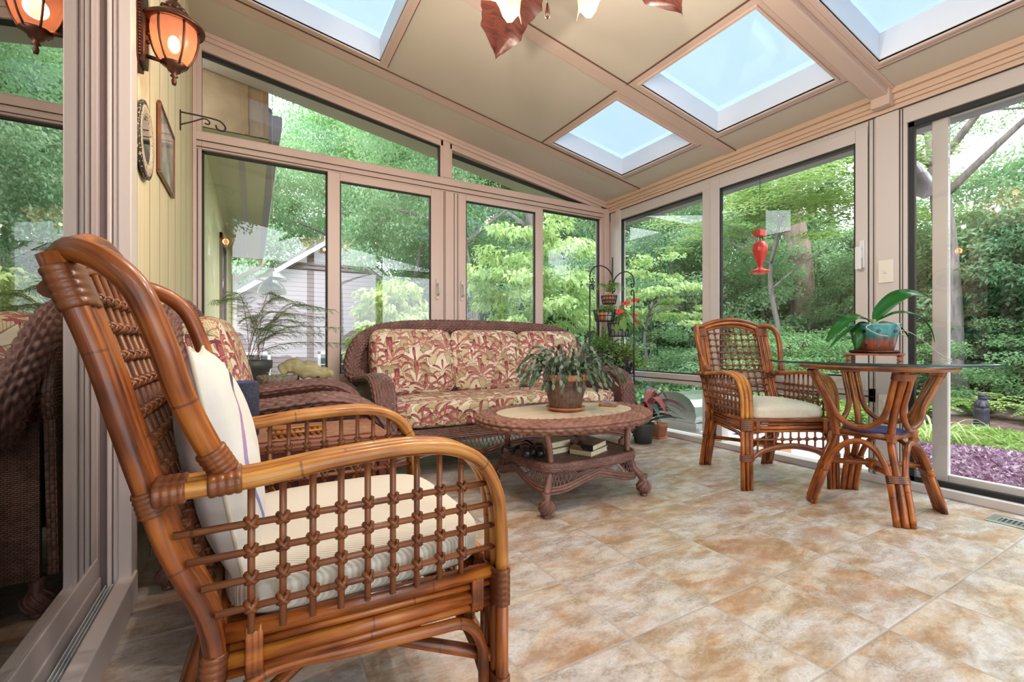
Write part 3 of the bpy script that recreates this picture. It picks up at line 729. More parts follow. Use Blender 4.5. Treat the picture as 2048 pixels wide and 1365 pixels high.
mb = MB(); revx(mb, 1.411, 2.367, .627, 2.094, X0 - .005, .010); mb.box(X0 - .004, X0 + .02, 2.36, 2.378, .627, 2.094); mb.build('gasket', M_['gasket'], root)
mb = MB(); mb.box(X0 + .004, X0 + .010, 1.411, 2.367, .627, 2.094); mb.build('pane', M_['glass'], root)
mb = MB(); hy, hz = 1.372, 1.385; mb.box(a - .012, a, hy - .014, hy + .014, hz - .08, hz + .09); mb.box(a - .045, a - .030, hy - .010, hy + .022, hz - .09, hz + .05); mb.box(a - .035, a, hy - .006, hy + .012, hz - .02, hz + .03)
mb.build('handle', M_['white'], root, bevel=.004)
mb = MB(); mb.box(X0 + .045, X0 + .051, 1.345, 3.535, .046, .478); pane('window_14', mb)
# glazed door panel on the right
root = thing('door_1', None, None, kind='structure')
mb = MB(); a, b = X0 + .045, X0 + .085
mb.box(a, b, .990, 1.058, .046, 2.125); mb.box(a, b, -.50, -.43, .046, 2.125); mb.box(a, b, -.43, .99, .046, .112); mb.box(a, b, -.43, .99, 2.09, 2.125)
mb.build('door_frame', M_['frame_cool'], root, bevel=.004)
mb = MB(); mb.box(a + .015, a + .022, -.43, .99, .112, 2.09); mb.build('pane', M_['glass'], root)
mb = MB(); mb.box(X0 + .022, X0 + .028, .98, 1.13, .07, 2.09); mb.build('side_pane', M_['glass'], root)

# ---- front wall behind the view point: the same glazing
mb = MB(); y0, y1 = YF - .09, YF
for x in (-.40, .85, 2.05, 3.27): mb.box(x, x + .11, y0, y1, 0, zc(x) - .0)
mb.box(-.29, 3.27, y0, y1, 0, .075); mb.box(-.29, 3.27, y0, y1, .47, .56); mb.box(-.29, 3.27, y0, y1, 2.15, 2.27)
struct('wall_front', mb, M_['frame'])

# ---- left wall: grooved boards, sliding door opening
mb = MB()
mb.box(-.47, XL, 1.925, YB, 0, 3.0); mb.box(-.47, XL, YF, 1.925, 2.12, 3.1); mb.box(-.47, XL, YF, -.35, 0, 2.12)
struct('wall_left', mb, M_['siding_wall'])
root = thing('door_2', None, None, kind='structure')
mb = MB()   # casing, jamb returns facing the opening
mb.box(-.365, -.332, 1.845, 1.93, 0, 2.15); mb.box(-.365, -.332, -.40, -.33, 0, 2.15); mb.box(-.366, -.330, -.402, 1.932, 2.10, 2.20)
mb.box(-.378, -.365, 1.852, 1.93, 0, 2.12); mb.box(-.392, -.381, 1.846, 1.93, 0, 2.12)
mb.build('casing', M_['sill'], root, bevel=.003)
mb = MB(); mb.box(-.410, -.378, 1.856, 1.93, 0, 2.12); mb.build('weather_strip', M_['jamb_dark'], root)
mb = MB(); mb.box(-.47, -.410, 1.83, 1.92, .05, 2.12); mb.box(-.425, -.4115, 1.775, 1.83, .05, 2.12)
mb.box(-.430, -.4085, -.33, 1.835, .055, .185); mb.box(-.430, -.404, -.33, 1.845, .055, .120)
mb.build('door_frame', M_['jamb_grey'], root, bevel=.003)
mb = MB(); mb.box(-.418, -.412, -.33, 1.80, .16, 2.10); mb.build('pane', M_['glass_door'], root)
mb = MB(); mb.box(-.368, -.325, -.33, 1.90, 0, .100); mb.build('sill', M_['sill'], root, bevel=.004)
mb = MB(); mb.box(-.43, -.368, -.33, 1.85, 0, .066)
for x in (-.3705, -.378, -.386, -.395): mb.box(x - .0014, x + .0014, -.33, 1.85, .066, .090)
mb.build('track', M_['alu'], root, bevel=.001)
mb = MB()   # dark room of the house behind the sliding door
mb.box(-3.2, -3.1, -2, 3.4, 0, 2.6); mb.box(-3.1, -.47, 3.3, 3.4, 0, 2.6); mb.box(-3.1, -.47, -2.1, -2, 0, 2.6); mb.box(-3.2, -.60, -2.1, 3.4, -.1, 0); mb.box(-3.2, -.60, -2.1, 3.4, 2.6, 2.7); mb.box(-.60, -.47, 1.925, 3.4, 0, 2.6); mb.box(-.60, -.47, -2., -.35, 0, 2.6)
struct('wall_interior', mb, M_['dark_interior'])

# ---- house side seen through the back windows
mb = MB(); mb.box(-.50, XL, YB + .09, 10.3, -1.4, 2.52); mb.box(-6, -.5, 10.2, 10.3, -1.4, 2.52)
struct('wall_exterior', mb, M_['siding_wall'])
hs = thing('house_eave', 'boxed house eave with grey gutter and bent downspout outside the left back window', 'eave')
mb = MB(); mb.box(-.35, .115, 4.20, 10.3, 2.50, 2.515); mb.build('soffit', M_['soffit'], hs)
mb = MB(); mb.box(-.35, .115, 4.195, 4.215, 2.50, 3.1); mb.box(-.055, -.03, 4.18, 4.195, 2.5, 3.1); mb.box(.055, .075, 4.18, 4.195, 2.5, 3.1); mb.build('end_board', M_['eavewood'], hs)
mb = MB(); mb.prism([(.115, 2.50), (.19, 2.50), (.205, 2.56), (.215, 2.64), (.215, 2.70), (.205, 2.71), (.115, 2.71)], 4.21, 10.3, 'y'); mb.build('gutter', M_['gutter'], hs)
mb = MB(); mb.prism([(-.6, 3.08), (.14, 2.72), (.14, 2.75), (-.6, 3.12)], 4.20, 10.4, 'y'); mb.build('roof_edge', M_['roofing'], hs)
mb = MB(); mb.box(-.11, -.06, 4.3, 10.3, 2.494, 2.503); mb.build('soffit_vent', M_['jamb_grey'], hs)
mb = MB(); mb.tube(smooth([(.165, 10.2, 2.5), (.165, 10.2, 2.40), (.10, 10.2, 2.32), (-.18, 10.2, 2.13), (-.28, 10.2, 2.02), (-.30, 10.2, 1.9), (-.30, 10.2, -1.2)], 5), .045, 8); mb.build('downspout', M_['soffit'], hs)
o = MB().box(-.36, -.19, 4.75, 5.05, .35, 1.02).build('meter_box', M_['jamb_grey'], bevel=.01); tag(o, 'tall brown-grey utility box on the house siding outside the left back window', 'utility box')
o = MB().box(-.36, -.24, 5.75, 6.0, .62, 1.02).build('meter_cabinet', M_['gutter'], bevel=.01); tag(o, 'small pale grey electric box on the siding beyond the taller box', 'electric box')
root = thing('window_15', None, None, kind='structure'); mb = MB(); mb.box(XL, XL + .03, 6.6, 6.68, .55, 2.2); mb.box(XL, XL + .03, 7.6, 7.68, .55, 2.2); mb.box(XL, XL + .03, 6.6, 7.68, 2.12, 2.2); mb.box(XL, XL + .03, 6.6, 7.68, .5, .58); mb.build('window_frame', M_['jamb_dark'], root)
MB().box(XL + .002, XL + .012, 6.68, 7.6, .58, 2.12).build('pane', M_['houseglass'], root)

# neighbour house
nh = thing('neighbor_house', 'lavender-beige clapboard house with steep gable beyond the back windows', 'house')
ax, az, sl, YN = 1.87, 3.55, .72, 13.0
mb = MB(); w = 4.6
mb.prism([(ax - w, -1.6), (ax + w, -1.6), (ax + w, az - sl * w), (ax, az), (ax - w, az - sl * w)], YN, YN + 7, 'y'); mb.build('wall', M_['siding_house'], nh)
mb = MB()
for sg in (-1, 1):
    mb.prism([(ax, az + .16), (ax + sg * (w + .5), az + .16 - sl * (w + .5)), (ax + sg * (w + .5), az - .02 - sl * (w + .5)), (ax, az - .02)], YN - .30, YN - .26, 'y')
    mb.prism([(ax, az + .0), (ax + sg * (w + .5), az - sl * (w + .5)), (ax + sg * (w + .5), az - .02 - sl * (w + .5)), (ax, az - .02)], YN - .30, YN, 'y')
mb.build('rake_board', M_['trimwhite'], nh)
mb = MB()
for sg in (-1, 1): mb.prism([(ax, az + .20), (ax + sg * (w + .5), az + .20 - sl * (w + .5)), (ax + sg * (w + .5), az + .15 - sl * (w + .5)), (ax, az + .15)], YN - .32, YN + 7.2, 'y')
mb.build('roof', M_['roofing'], nh)
mb = MB(); mb.prism([(ax - .85, az - .78), (ax + .85, az - .78), (ax, az - .16)], YN - .03, YN, 'y')
for k in range(6): mb.box(ax - .72 + .13 * k, ax + .72 - .13 * k, YN - .06, YN - .02, az - .76 + k * .095, az - .73 + k * .095)
mb.build('gable_vent', M_['siding_house'], nh)
for (x0, x1, z0, z1) in ((-.31, .40, -.75, .62), (1.50, 2.35, -.75, .62)):
    mb = MB(); t = .07; mb.box(x0, x0 + t, YN - .05, YN, z0, z1); mb.box(x1 - t, x1, YN - .05, YN, z0, z1); mb.box(x0, x1, YN - .05, YN, z1 - t, z1); mb.box(x0, x1, YN - .06, YN, z0, z0 + t)
    for q in (1, 2): mb.box(x0 + (x1 - x0) * q / 3 - .012, x0 + (x1 - x0) * q / 3 + .012, YN - .04, YN, z0, z1)
    for q in (1, 2, 3): mb.box(x0, x1, YN - .04, YN, z0 + (z1 - z0) * q / 4 - .012, z0 + (z1 - z0) * q / 4 + .012)
    wf = mb.build('window', M_['trimwhite'], nh)
    MB().box(x0 + .05, x1 - .05, YN - .025, YN - .005, z0 + .05, z1 - .05).build('pane', M_['houseglass'], wf)

# sunroom gutter spout at the right corner of the roof
gt = thing('roof_gutter', 'dark grey gutter elbow outside the right door glass below the roof edge', 'gutter')
MB().prism([(3.56, 2.16), (3.66, 2.16), (3.69, 2.28), (3.56, 2.28)], YF, 4.15, 'y').build('gutter_trough', M_['gutter'], gt)
mb = MB(); mb.tube([(3.60, 1.32, 2.17), (3.60, 1.30, 2.04), (3.58, 1.22, 1.90), (3.57, 1.20, 1.84)], [.045, .045, .045, .045], 8); mb.tube([(3.575, 1.205, 1.86), (3.575, 1.16, 1.78), (3.575, 1.14, 1.76)], [.06, .055, .05], 10)
mb.tube([(3.57, 1.26, 1.95), (3.50, 1.26, 1.9), (3.44, 1.26, 1.8), (3.42, 1.26, 0.0)], .035, 8); mb.build('downspout', M_['gutter'], gt)

# switch, outlet, floor vent
sw = tag(MB().box(X0 - .019, X0 - .012, 1.215, 1.288, 1.20, 1.335).build('light_switch', M_['outlet'], bevel=.003), 'cream single light switch plate on the post between window and right door', 'light switch')
MB().box(X0 - .031, X0 - .017, 1.247, 1.257, 1.258, 1.277).build('toggle', M_['white'], sw)
ou = tag(MB().box(X0 - .019, X0 - .012, 1.215, 1.288, .412, .535).build('power_outlet', M_['outlet'], bevel=.003), 'cream double power outlet low on the post behind the glass table', 'outlet')
for z in (.445, .497): MB().lathe([(.001, 0), (.015, 0), (.015, .003)], 14, (X0 - .0195, 1.2515, z), MX.Rotation(R(-90), 4, 'Y')).build('socket', M_['white'], ou)
fv = thing('floor_vent', 'brown metal floor register with slots by the right door', 'floor vent', (3.085, .605, 0))
mb = MB(); mb.box(-.068, .068, -.16, -.125, .0005, .006); mb.box(-.068, .068, .125, .16, .0005, .006); mb.box(-.068, -.038, -.125, .125, .0005, .006); mb.box(.038, .068, -.125, .125, .0005, .006); mb.build('grille_frame', M_['steel'], fv, bevel=.002)
mb = MB()
for k in range(15): mb.box(-.038, .038, -.118 + k * .0165, -.111 + k * .0165, .0005, .005)
mb.build('slats', M_['steel'], fv); MB().box(-.038, .038, -.125, .125, .0002, .0012).build('duct', M_['black'], fv)
# ------------------------------------------------------------------ rattan furniture
RR = .0125
def rods(mb, path, offs, r=RR, n=10):
    for o in offs: mb.tube([V(p) + V(o) for p in path], r, n)
def knot(mb, p, r, ax1, ax2):
    """crossed cane binding around a lattice crossing"""
    p = V(p); ax1 = V(ax1).normalized(); ax2 = V(ax2).normalized(); nrm = ax1.cross(ax2)
    for s in (1, -1):
        d = (ax1 + ax2 * s).normalized(); e = (ax1 - ax2 * s).normalized()
        pts = [p + e * (cos(t) * r * 1.9) + nrm * (sin(t) * r * 1.75) for t in [2 * pi * k / 8 for k in range(8)]]
        mb.tube(pts, r * .55, 5, closed=True, up=d, flat=1.4, mi=1)
def grid_lattice(mb, kmb, O, ux, uy, xs_, ys_, x0, x1, y0f, y1f, r, knots=True):
    """rods along ux at heights ys_, along uy at xs_; y limits are functions of x, x limits functions of y"""
    O, ux, uy = V(O), V(ux), V(uy)
    for x in xs_: mb.tube([O + ux * x + uy * y0f(x), O + ux * x + uy * y1f(x)], r, 7)
    nrm = ux.cross(uy).normalized()
    for y in ys_: mb.tube([O + ux * x0(y) + uy * y + nrm * r * .8, O + ux * x1(y) + uy * y + nrm * r * .8], r, 7)
    if knots:
        for x in xs_:
            for y in ys_:
                if x0(y) + .004 < x < x1(y) - .004 and y0f(x) + .004 < y < y1f(x) - .004: knot(kmb, O + ux * x + uy * y + nrm * r * .4, r, ux, uy)

def rattan_chair(label, loc, rz, seat_mat, group=None):
    t = thing('rattan_armchair', label, 'chair', loc, rz, group)
    Rm, Rl, Rt, Cw = M_['rattan'], M_['rattan_light'], M_['rattan_thin'], M_['cane_wrap']
    W = .258; B = .222
    post = smooth([(-.290, 0, 0), (-.258, 0, .12), (-.216, 0, .26), (-.194, 0, .36), (-.204, 0, .44), (-.245, 0, .54), (-.274, 0, .635), (-.300, 0, .73), (-.327, 0, .831), (-.370, 0, .955)], 4)
    def px(z):
        for a, b in zip(post, post[1:]):
            if a.z <= z <= b.z: return a.x + (b.x - a.x) * (z - a.z) / max(1e-6, b.z - a.z)
        return post[-1].x
    arm = smooth([(-.262, 0, .636), (-.15, 0, .640), (-.04, 0, .652), (.08, 0, .658), (.165, 0, .650), (.225, 0, .618), (.258, 0, .560), (.268, 0, .49), (.270, 0, .41)], 5)
    for s in (-1, 1):
        O3 = [(0, s * (W - .024), 0), (0, s * W, 0), (0, s * (W + .024), 0)]
        mb = MB(); rods(mb, arm, O3); mb.build('arm', Rl, t)
        mb = MB(); wrap2(mb, (-.262, s * W, .635), (-.225, s * W, .636), .040, .0165, (0, 1, 0), 4); mb.build('arm_binding', Cw, t); mb = MB(); wrap2(mb, (-.200, s * W, .638), (-.158, s * W, .640), .040, .0165, (0, 1, 0), 4); mb.build('arm_binding', Cw, t); mb = MB(); wrap(mb, (-.199, s * .266, .688), (-.180, s * W, .652), .0195, 5, 14); mb.build('wing_binding', Cw, t)
        mb = MB(); rods(mb, [(.270, 0, .41), (.270, 0, .2), (.272, 0, .0)], O3)
        mb.build('front_leg', Rm, t); mb = MB(); wrap2(mb, (.270, s * W, .340), (.270, s * W, .410), .040, .0165, (0, 1, 0), 6); mb.build('leg_binding', Cw, t); mb = MB(); wrap2(mb, (.270, s * W, .165), (.270, s * W, .205), .040, .0165, (0, 1, 0), 4); mb.build('leg_binding', Cw, t)
        P3 = [(0, s * (B - .027), 0), (0, s * B, 0), (0, s * (B + .027), 0)]
        mb = MB(); rods(mb, post, P3, .0150); mb.build('rear_post', Rm, t)
        for z, h in ((.335, .05), (.600, .035), (.885, .055), (.20, .03)):
            mb = MB(); wrap2(mb, (px(z), s * B, z), (px(z + h), s * B, z + h), .045, .019, (0, 1, 0), 5); mb.build('post_binding', Cw, t)
        wing = smooth([(-.372, s * (B - .02), .958), (-.3465, s * .250, .962), (-.309, s * .275, .945), (-.276, s * .286, .908), (-.250, s * .287, .839), (-.232, s * .281, .773), (-.207, s * .270, .708), (-.182, s * W, .652)], 6)
        mb = MB(); mb.tube(wing, .0168, 14); mb.build('wing', Rm, t)
        # lattice under the arm
        lat = MB(); kn = MB()
        def top(x):
            for a, b in zip(arm, arm[1:]):
                if a.x <= x <= b.x and b.x > a.x: return a.z + (b.z - a.z) * (x - a.x) / (b.x - a.x) - .006
            return .62
        def xr(z):
            for a, b in zip(arm[::-1], arm[::-1][1:]):
                if a.z <= z <= b.z and b.z > a.z: return a.x + (b.x - a.x) * (z - a.z) / (b.z - a.z)
            return .255
        xsn = [-.147 + .0428 * k for k in range(9)]
        grid_lattice(lat, lat, (0, s * W, 0), (1, 0, 0), (0, 0, 1), xsn, [.446, .488, .529, .571], lambda z: px(z) + .014, xr, lambda x: .405, top, .0055)
        lat.build('arm_lattice', [Rt, Cw], t)
        mb = MB()   # arched brace under the side rail
        br = smooth([(.243, s * W, .03), (.243, s * W, .18), (.238, s * W, .26), (.205, s * W, .308), (.14, s * W, .318), (0, s * (W + B) / 2, .318), (-.10, s * B, .318), (-.155, s * B, .30), (-.19, s * B, .24), (-.225, s * B, .13), (-.258, s * B, .03)], 5)
        mb.tube(br, .0105, 9); mb.build('side_brace', Rm, t)
    # seat frame: stacked rods on four sides
    mb = MB()
    for (z, r) in ((.398, .0145), (.376, .0065), (.356, .0125), (.337, .008)):
        for s in (-1, 1): mb.tube([(.262, s * W, z), (-.185, s * (B + .01), z)], r, 9)
        mb.tube([(.270, -W, z), (.270, W, z)], r, 9); mb.tube([(-.19, -B, z), (-.19, B, z)], r, 9)
    for s in (-1, 1):
        wrap2(mb, (.240, s * (W - .004), .368), (.215, s * (W - .006), .368), .043, .0165, (0, 0, 1), 3); wrap2(mb, (.270, s * (W - .045), .368), (.270, s * (W - .070), .368), .043, .0165, (0, 0, 1), 3); wrap2(mb, (-.155, s * (B + .012), .368), (-.130, s * (B + .013), .368), .043, .0165, (0, 0, 1), 3)
    for k in range(5): mb.tube([(-.19, -.17 + .085 * k, .385), (.262, -.17 + .085 * k, .385)], .008, 6)
    mb.build('seat_frame', Rm, t)
    # back: crest and lattice
    mb = MB()
    for (dx, dz) in ((0, .012), (.004, -.012), (-.008, -.034)):
        mb.tube(smooth([(-.370 + dx, y * B, .945 + dz + .052 * (1 - abs(y) ** 2.0)) for y in (-1, -.75, -.4, 0, .4, .75, 1)], 5), .0125, 10)
    mb.build('crest_rail', Rm, t)
    mb = MB(); kn = MB(); O = V((px(.44), 0, .44)); uy = (V((px(.94), 0, .94)) - O).normalized(); LH = (V((px(.94), 0, .94)) - O).length
    grid_lattice(mb, mb, O, (0, 1, 0), uy, [-.168 + .048 * k for k in range(8)], [.03 + .046 * k for k in range(11)], lambda z: -B + .03, lambda z: B - .03, lambda x: -.015, lambda x: LH - .035 + .05 * (1 - (x / B) ** 2), .0055)
    mb.tube([(px(.43) + .002, -B, .43), (px(.43) + .002, B, .43)], .011, 8)
    mb.build('back_lattice', [Rt, Cw], t)
    # front apron
    arch = smooth([(.272, -W + .03, .185), (.272, -.15, .232), (.272, 0, .256), (.272, .15, .232), (.272, W - .03, .185)], 6)
    mb = MB(); mb.tube(arch, .0115, 9); mb.tube([p + V((-.012, 0, -.016)) for p in arch], .009, 8)
    def az_(y): return .256 - .071 * (y / (W - .03)) ** 2
    kn = MB(); grid_lattice(mb, mb, (.272, 0, 0), (0, 1, 0), (0, 0, 1), [-.196 + .049 * k for k in range(9)], [.290], lambda z: -W, lambda z: W, az_, lambda x: .335, .0055)
    mb.build('front_apron', [Rt, Cw], t)
    mb = MB(); mb.tube([(-.232, -B, .205), (.262, W, .215)], .0125, 9); mb.tube([(-.232, B, .222), (.262, -W, .232)], .0125, 9); wrap(mb, (.0, -.0, .216), (.03, .015, .222), .022, 3)
    mb.build('stretcher', Rm, t)
    mb = MB(); superbox(mb, (.045, 0, .438), (.465, .475, .085), 5., 20, .022); mb.build('seat_cushion', M_[seat_mat], t)
    return t
chair = rattan_chair('close rattan armchair with white throw pillow, back turned to the glass door', (.144, 1.048, 0), R(.3), 'ribbed')
rattan_chair('rattan armchair with plain cream seat pad drawn up to the round glass table', (2.798, 1.719, 0), R(-116), 'linen')

# throw pillow standing on the close chair
mb = MB(); m = MX.Rotation(R(-17), 4, 'Y')
def pillow_mesh(mb, a, b, d, n=26):
    g = [-1 + 2 * i / n for i in range(n + 1)]; base = len(mb.v)
    for sg in (1, -1):
        for i in range(n + 1):
            for j in range(n + 1):
                x, y = g[i], g[j]; th = d * ((1 - x ** 2) * (1 - y ** 2)) ** .45
                pin = 1 - .07 * (1 - x * x) * y * y - .0; pin2 = 1 - .07 * (1 - y * y) * x * x
                wr = .004 * sin(9 * x + 4 * y) * (1 - x * x) * (1 - y * y)
                mb.v.append(V((sg * th + wr, a * x * pin2, b * y * pin)))
    for k in (0, 1):
        o = base + k * (n + 1) ** 2
        for i in range(n):
            for j in range(n): mb.face([o + i * (n + 1) + j, o + (i + 1) * (n + 1) + j, o + (i + 1) * (n + 1) + j + 1, o + i * (n + 1) + j + 1], None, 0, True)
    return mb
pillow_mesh(mb, .205, .205, .060)
pl = mb.build('throw_pillow', M_['pillow']); tag(pl, 'white linen throw pillow with a violet-blue painted edge on the close rattan chair', 'pillow')
pl.matrix_world = MX.Translation((-.052, 1.045, .632)) @ MX.Rotation(R(2), 4, 'Z') @ MX.Rotation(R(-11), 4, 'Y')
mb = MB()
per = [(0, .205 * x * (1 - .07 * (1 - y * y) * 0), .205 * y) for x, y in [(-1 + .1 * k, 1 - .0) for k in range(20)]]
def edge(x, y): return (0, .205 * x * (1 - .07 * (1 - y * y) * x * x), .205 * y * (1 - .07 * (1 - x * x) * y * y))
loop = [edge(-1 + .1 * k, 1) for k in range(20)] + [edge(1, 1 - .1 * k) for k in range(20)] + [edge(1 - .1 * k, -1) for k in range(20)] + [edge(-1, -1 + .1 * k) for k in range(20)]
mb.tube(loop, .0035, 6, closed=True); mb.build('piping', M_['linen'], pl)

# round glass table
TX, TY = 2.780, 1.113
gt = thing('round_glass_table', 'round glass top table on four splayed rattan legs beside the right door', 'table', (TX, TY, 0))
mb = MB(); mb.lathe([(0.001, .739), (.462, .739), (.470, .742), (.470, .748), (.463, .752), (.001, .752)], 72, cap=False)
for i, f in enumerate(mb.f):
    c = sum((mb.v[k] for k in f), V()) / len(f)
    mb.mi[i] = 1 if sqrt(c.x ** 2 + c.y ** 2) > .463 else 0; mb.sm[i] = False
mb.build('glass_top', [M_['glass_table'], M_['glass_edge']], gt)
mb = MB()
for (r, z) in ((.312, .722), (.290, .722)): mb.tube([(r * cos(2 * pi * k / 40), r * sin(2 * pi * k / 40), z) for k in range(40)], .0135, 10, closed=True)
mb.build('top_ring', M_['rattan'], gt)
prof = smooth([(.288, 0, 0), (.262, 0, .09), (.225, 0, .20), (.180, 0, .31), (.166, 0, .38), (.178, 0, .46), (.215, 0, .56), (.258, 0, .65), (.283, 0, .712)], 4)
def pr(z):
    for a, b in zip(prof, prof[1:]):
        if a.z <= z <= b.z: return a.x + (b.x - a.x) * (z - a.z) / (b.z - a.z)
    return prof[-1].x
for k in range(4):
    a = R(45 + 90 * k); rx, ry = V((cos(a), sin(a), 0)), V((-sin(a), cos(a), 0))
    mb = MB(); mb.tube([rx * p.x + V((0, 0, p.z)) for p in prof], .0165, 10)
    for s in (-1, 1): mb.tube([rx * (pr(z) - .004) + ry * s * .031 + V((0, 0, z)) for z in (0, .05, .1, .15, .2)], .0145, 9)
    wrap2(mb, rx * pr(.180) + V((0, 0, .180)), rx * pr(.215) + V((0, 0, .215)), .0475, .0185, ry, 4); wrap2(mb, rx * pr(.672) + V((0, 0, .672)), rx * pr(.705) + V((0, 0, .705)), .0475, .0185, ry, 4)
    wrap(mb, rx * .168 + V((0, 0, .363)), rx * .168 + V((0, 0, .402)), .0205, 4, 12)
    mb.build('leg', M_['rattan'], gt)
    a2 = a + pi / 2; qx, qy = V((cos(a2), sin(a2), 0)), V((-sin(a2), cos(a2), 0))
    def side(z, first, off=.031): 
        return (rx * pr(z) + ry * off if first else qx * pr(z) - qy * off) + V((0, 0, z))
    mid = (rx + qx).normalized()
    up = [side(.705, 1), side(.62, 1), side(.53, 1), side(.475, 1, .045), mid * .158 + ry * -.055 + V((0, 0, .437)), mid * .150 + V((0, 0, .420)), mid * .158 + ry * .0 - qy * -.0 + V((0, 0, .420)) * 0 + mid * 0 + V((0, 0, .437)) + (qx - rx).normalized() * .055, side(.475, 0, .045), side(.53, 0), side(.62, 0), side(.705, 0)]
    up[4] = mid * .158 - (qx - rx).normalized() * .055 + V((0, 0, .437))
    mb = MB(); mb.tube(smooth(up, 5), .0135, 10); mb.build('upper_brace', M_['rattan'], gt)
    dn = [side(.02, 1), side(.10, 1), side(.20, 1), side(.275, 1, .045), mid * .158 - (qx - rx).normalized() * .06 + V((0, 0, .330)), mid * .150 + V((0, 0, .352)), mid * .158 + (qx - rx).normalized() * .06 + V((0, 0, .330)), side(.275, 0, .045), side(.20, 0), side(.10, 0), side(.02, 0)]
    mb = MB(); mb.tube(smooth(dn, 5), .0135, 10); mb.build('lower_brace', M_['rattan'], gt)
mb = MB(); c4 = [V((.160 * cos(R(45 + 90 * k)), .160 * sin(R(45 + 90 * k)), .382)) for k in range(4)]
for k in range(4): mb.tube([c4[k], c4[(k + 1) % 4]], .0155, 10)
for k in range(2): mb.tube([(pr(.205) * cos(R(45 + 90 * k)), pr(.205) * sin(R(45 + 90 * k)), .205 + .02 * k), (-pr(.205) * cos(R(45 + 90 * k)), -pr(.205) * sin(R(45 + 90 * k)), .205 + .02 * k)], .0135, 9)
wrap(mb, (-.03, -.03, .215), (.03, .03, .215), .028, 4); mb.build('stretcher', M_['rattan'], gt)
mb = MB(); mb.lathe([(.001, .392), (.128, .392), (.132, .397), (.128, .403), (.001, .403)], 32, cap=False); mb.build('placemat_shelf', M_['placemat'], gt)

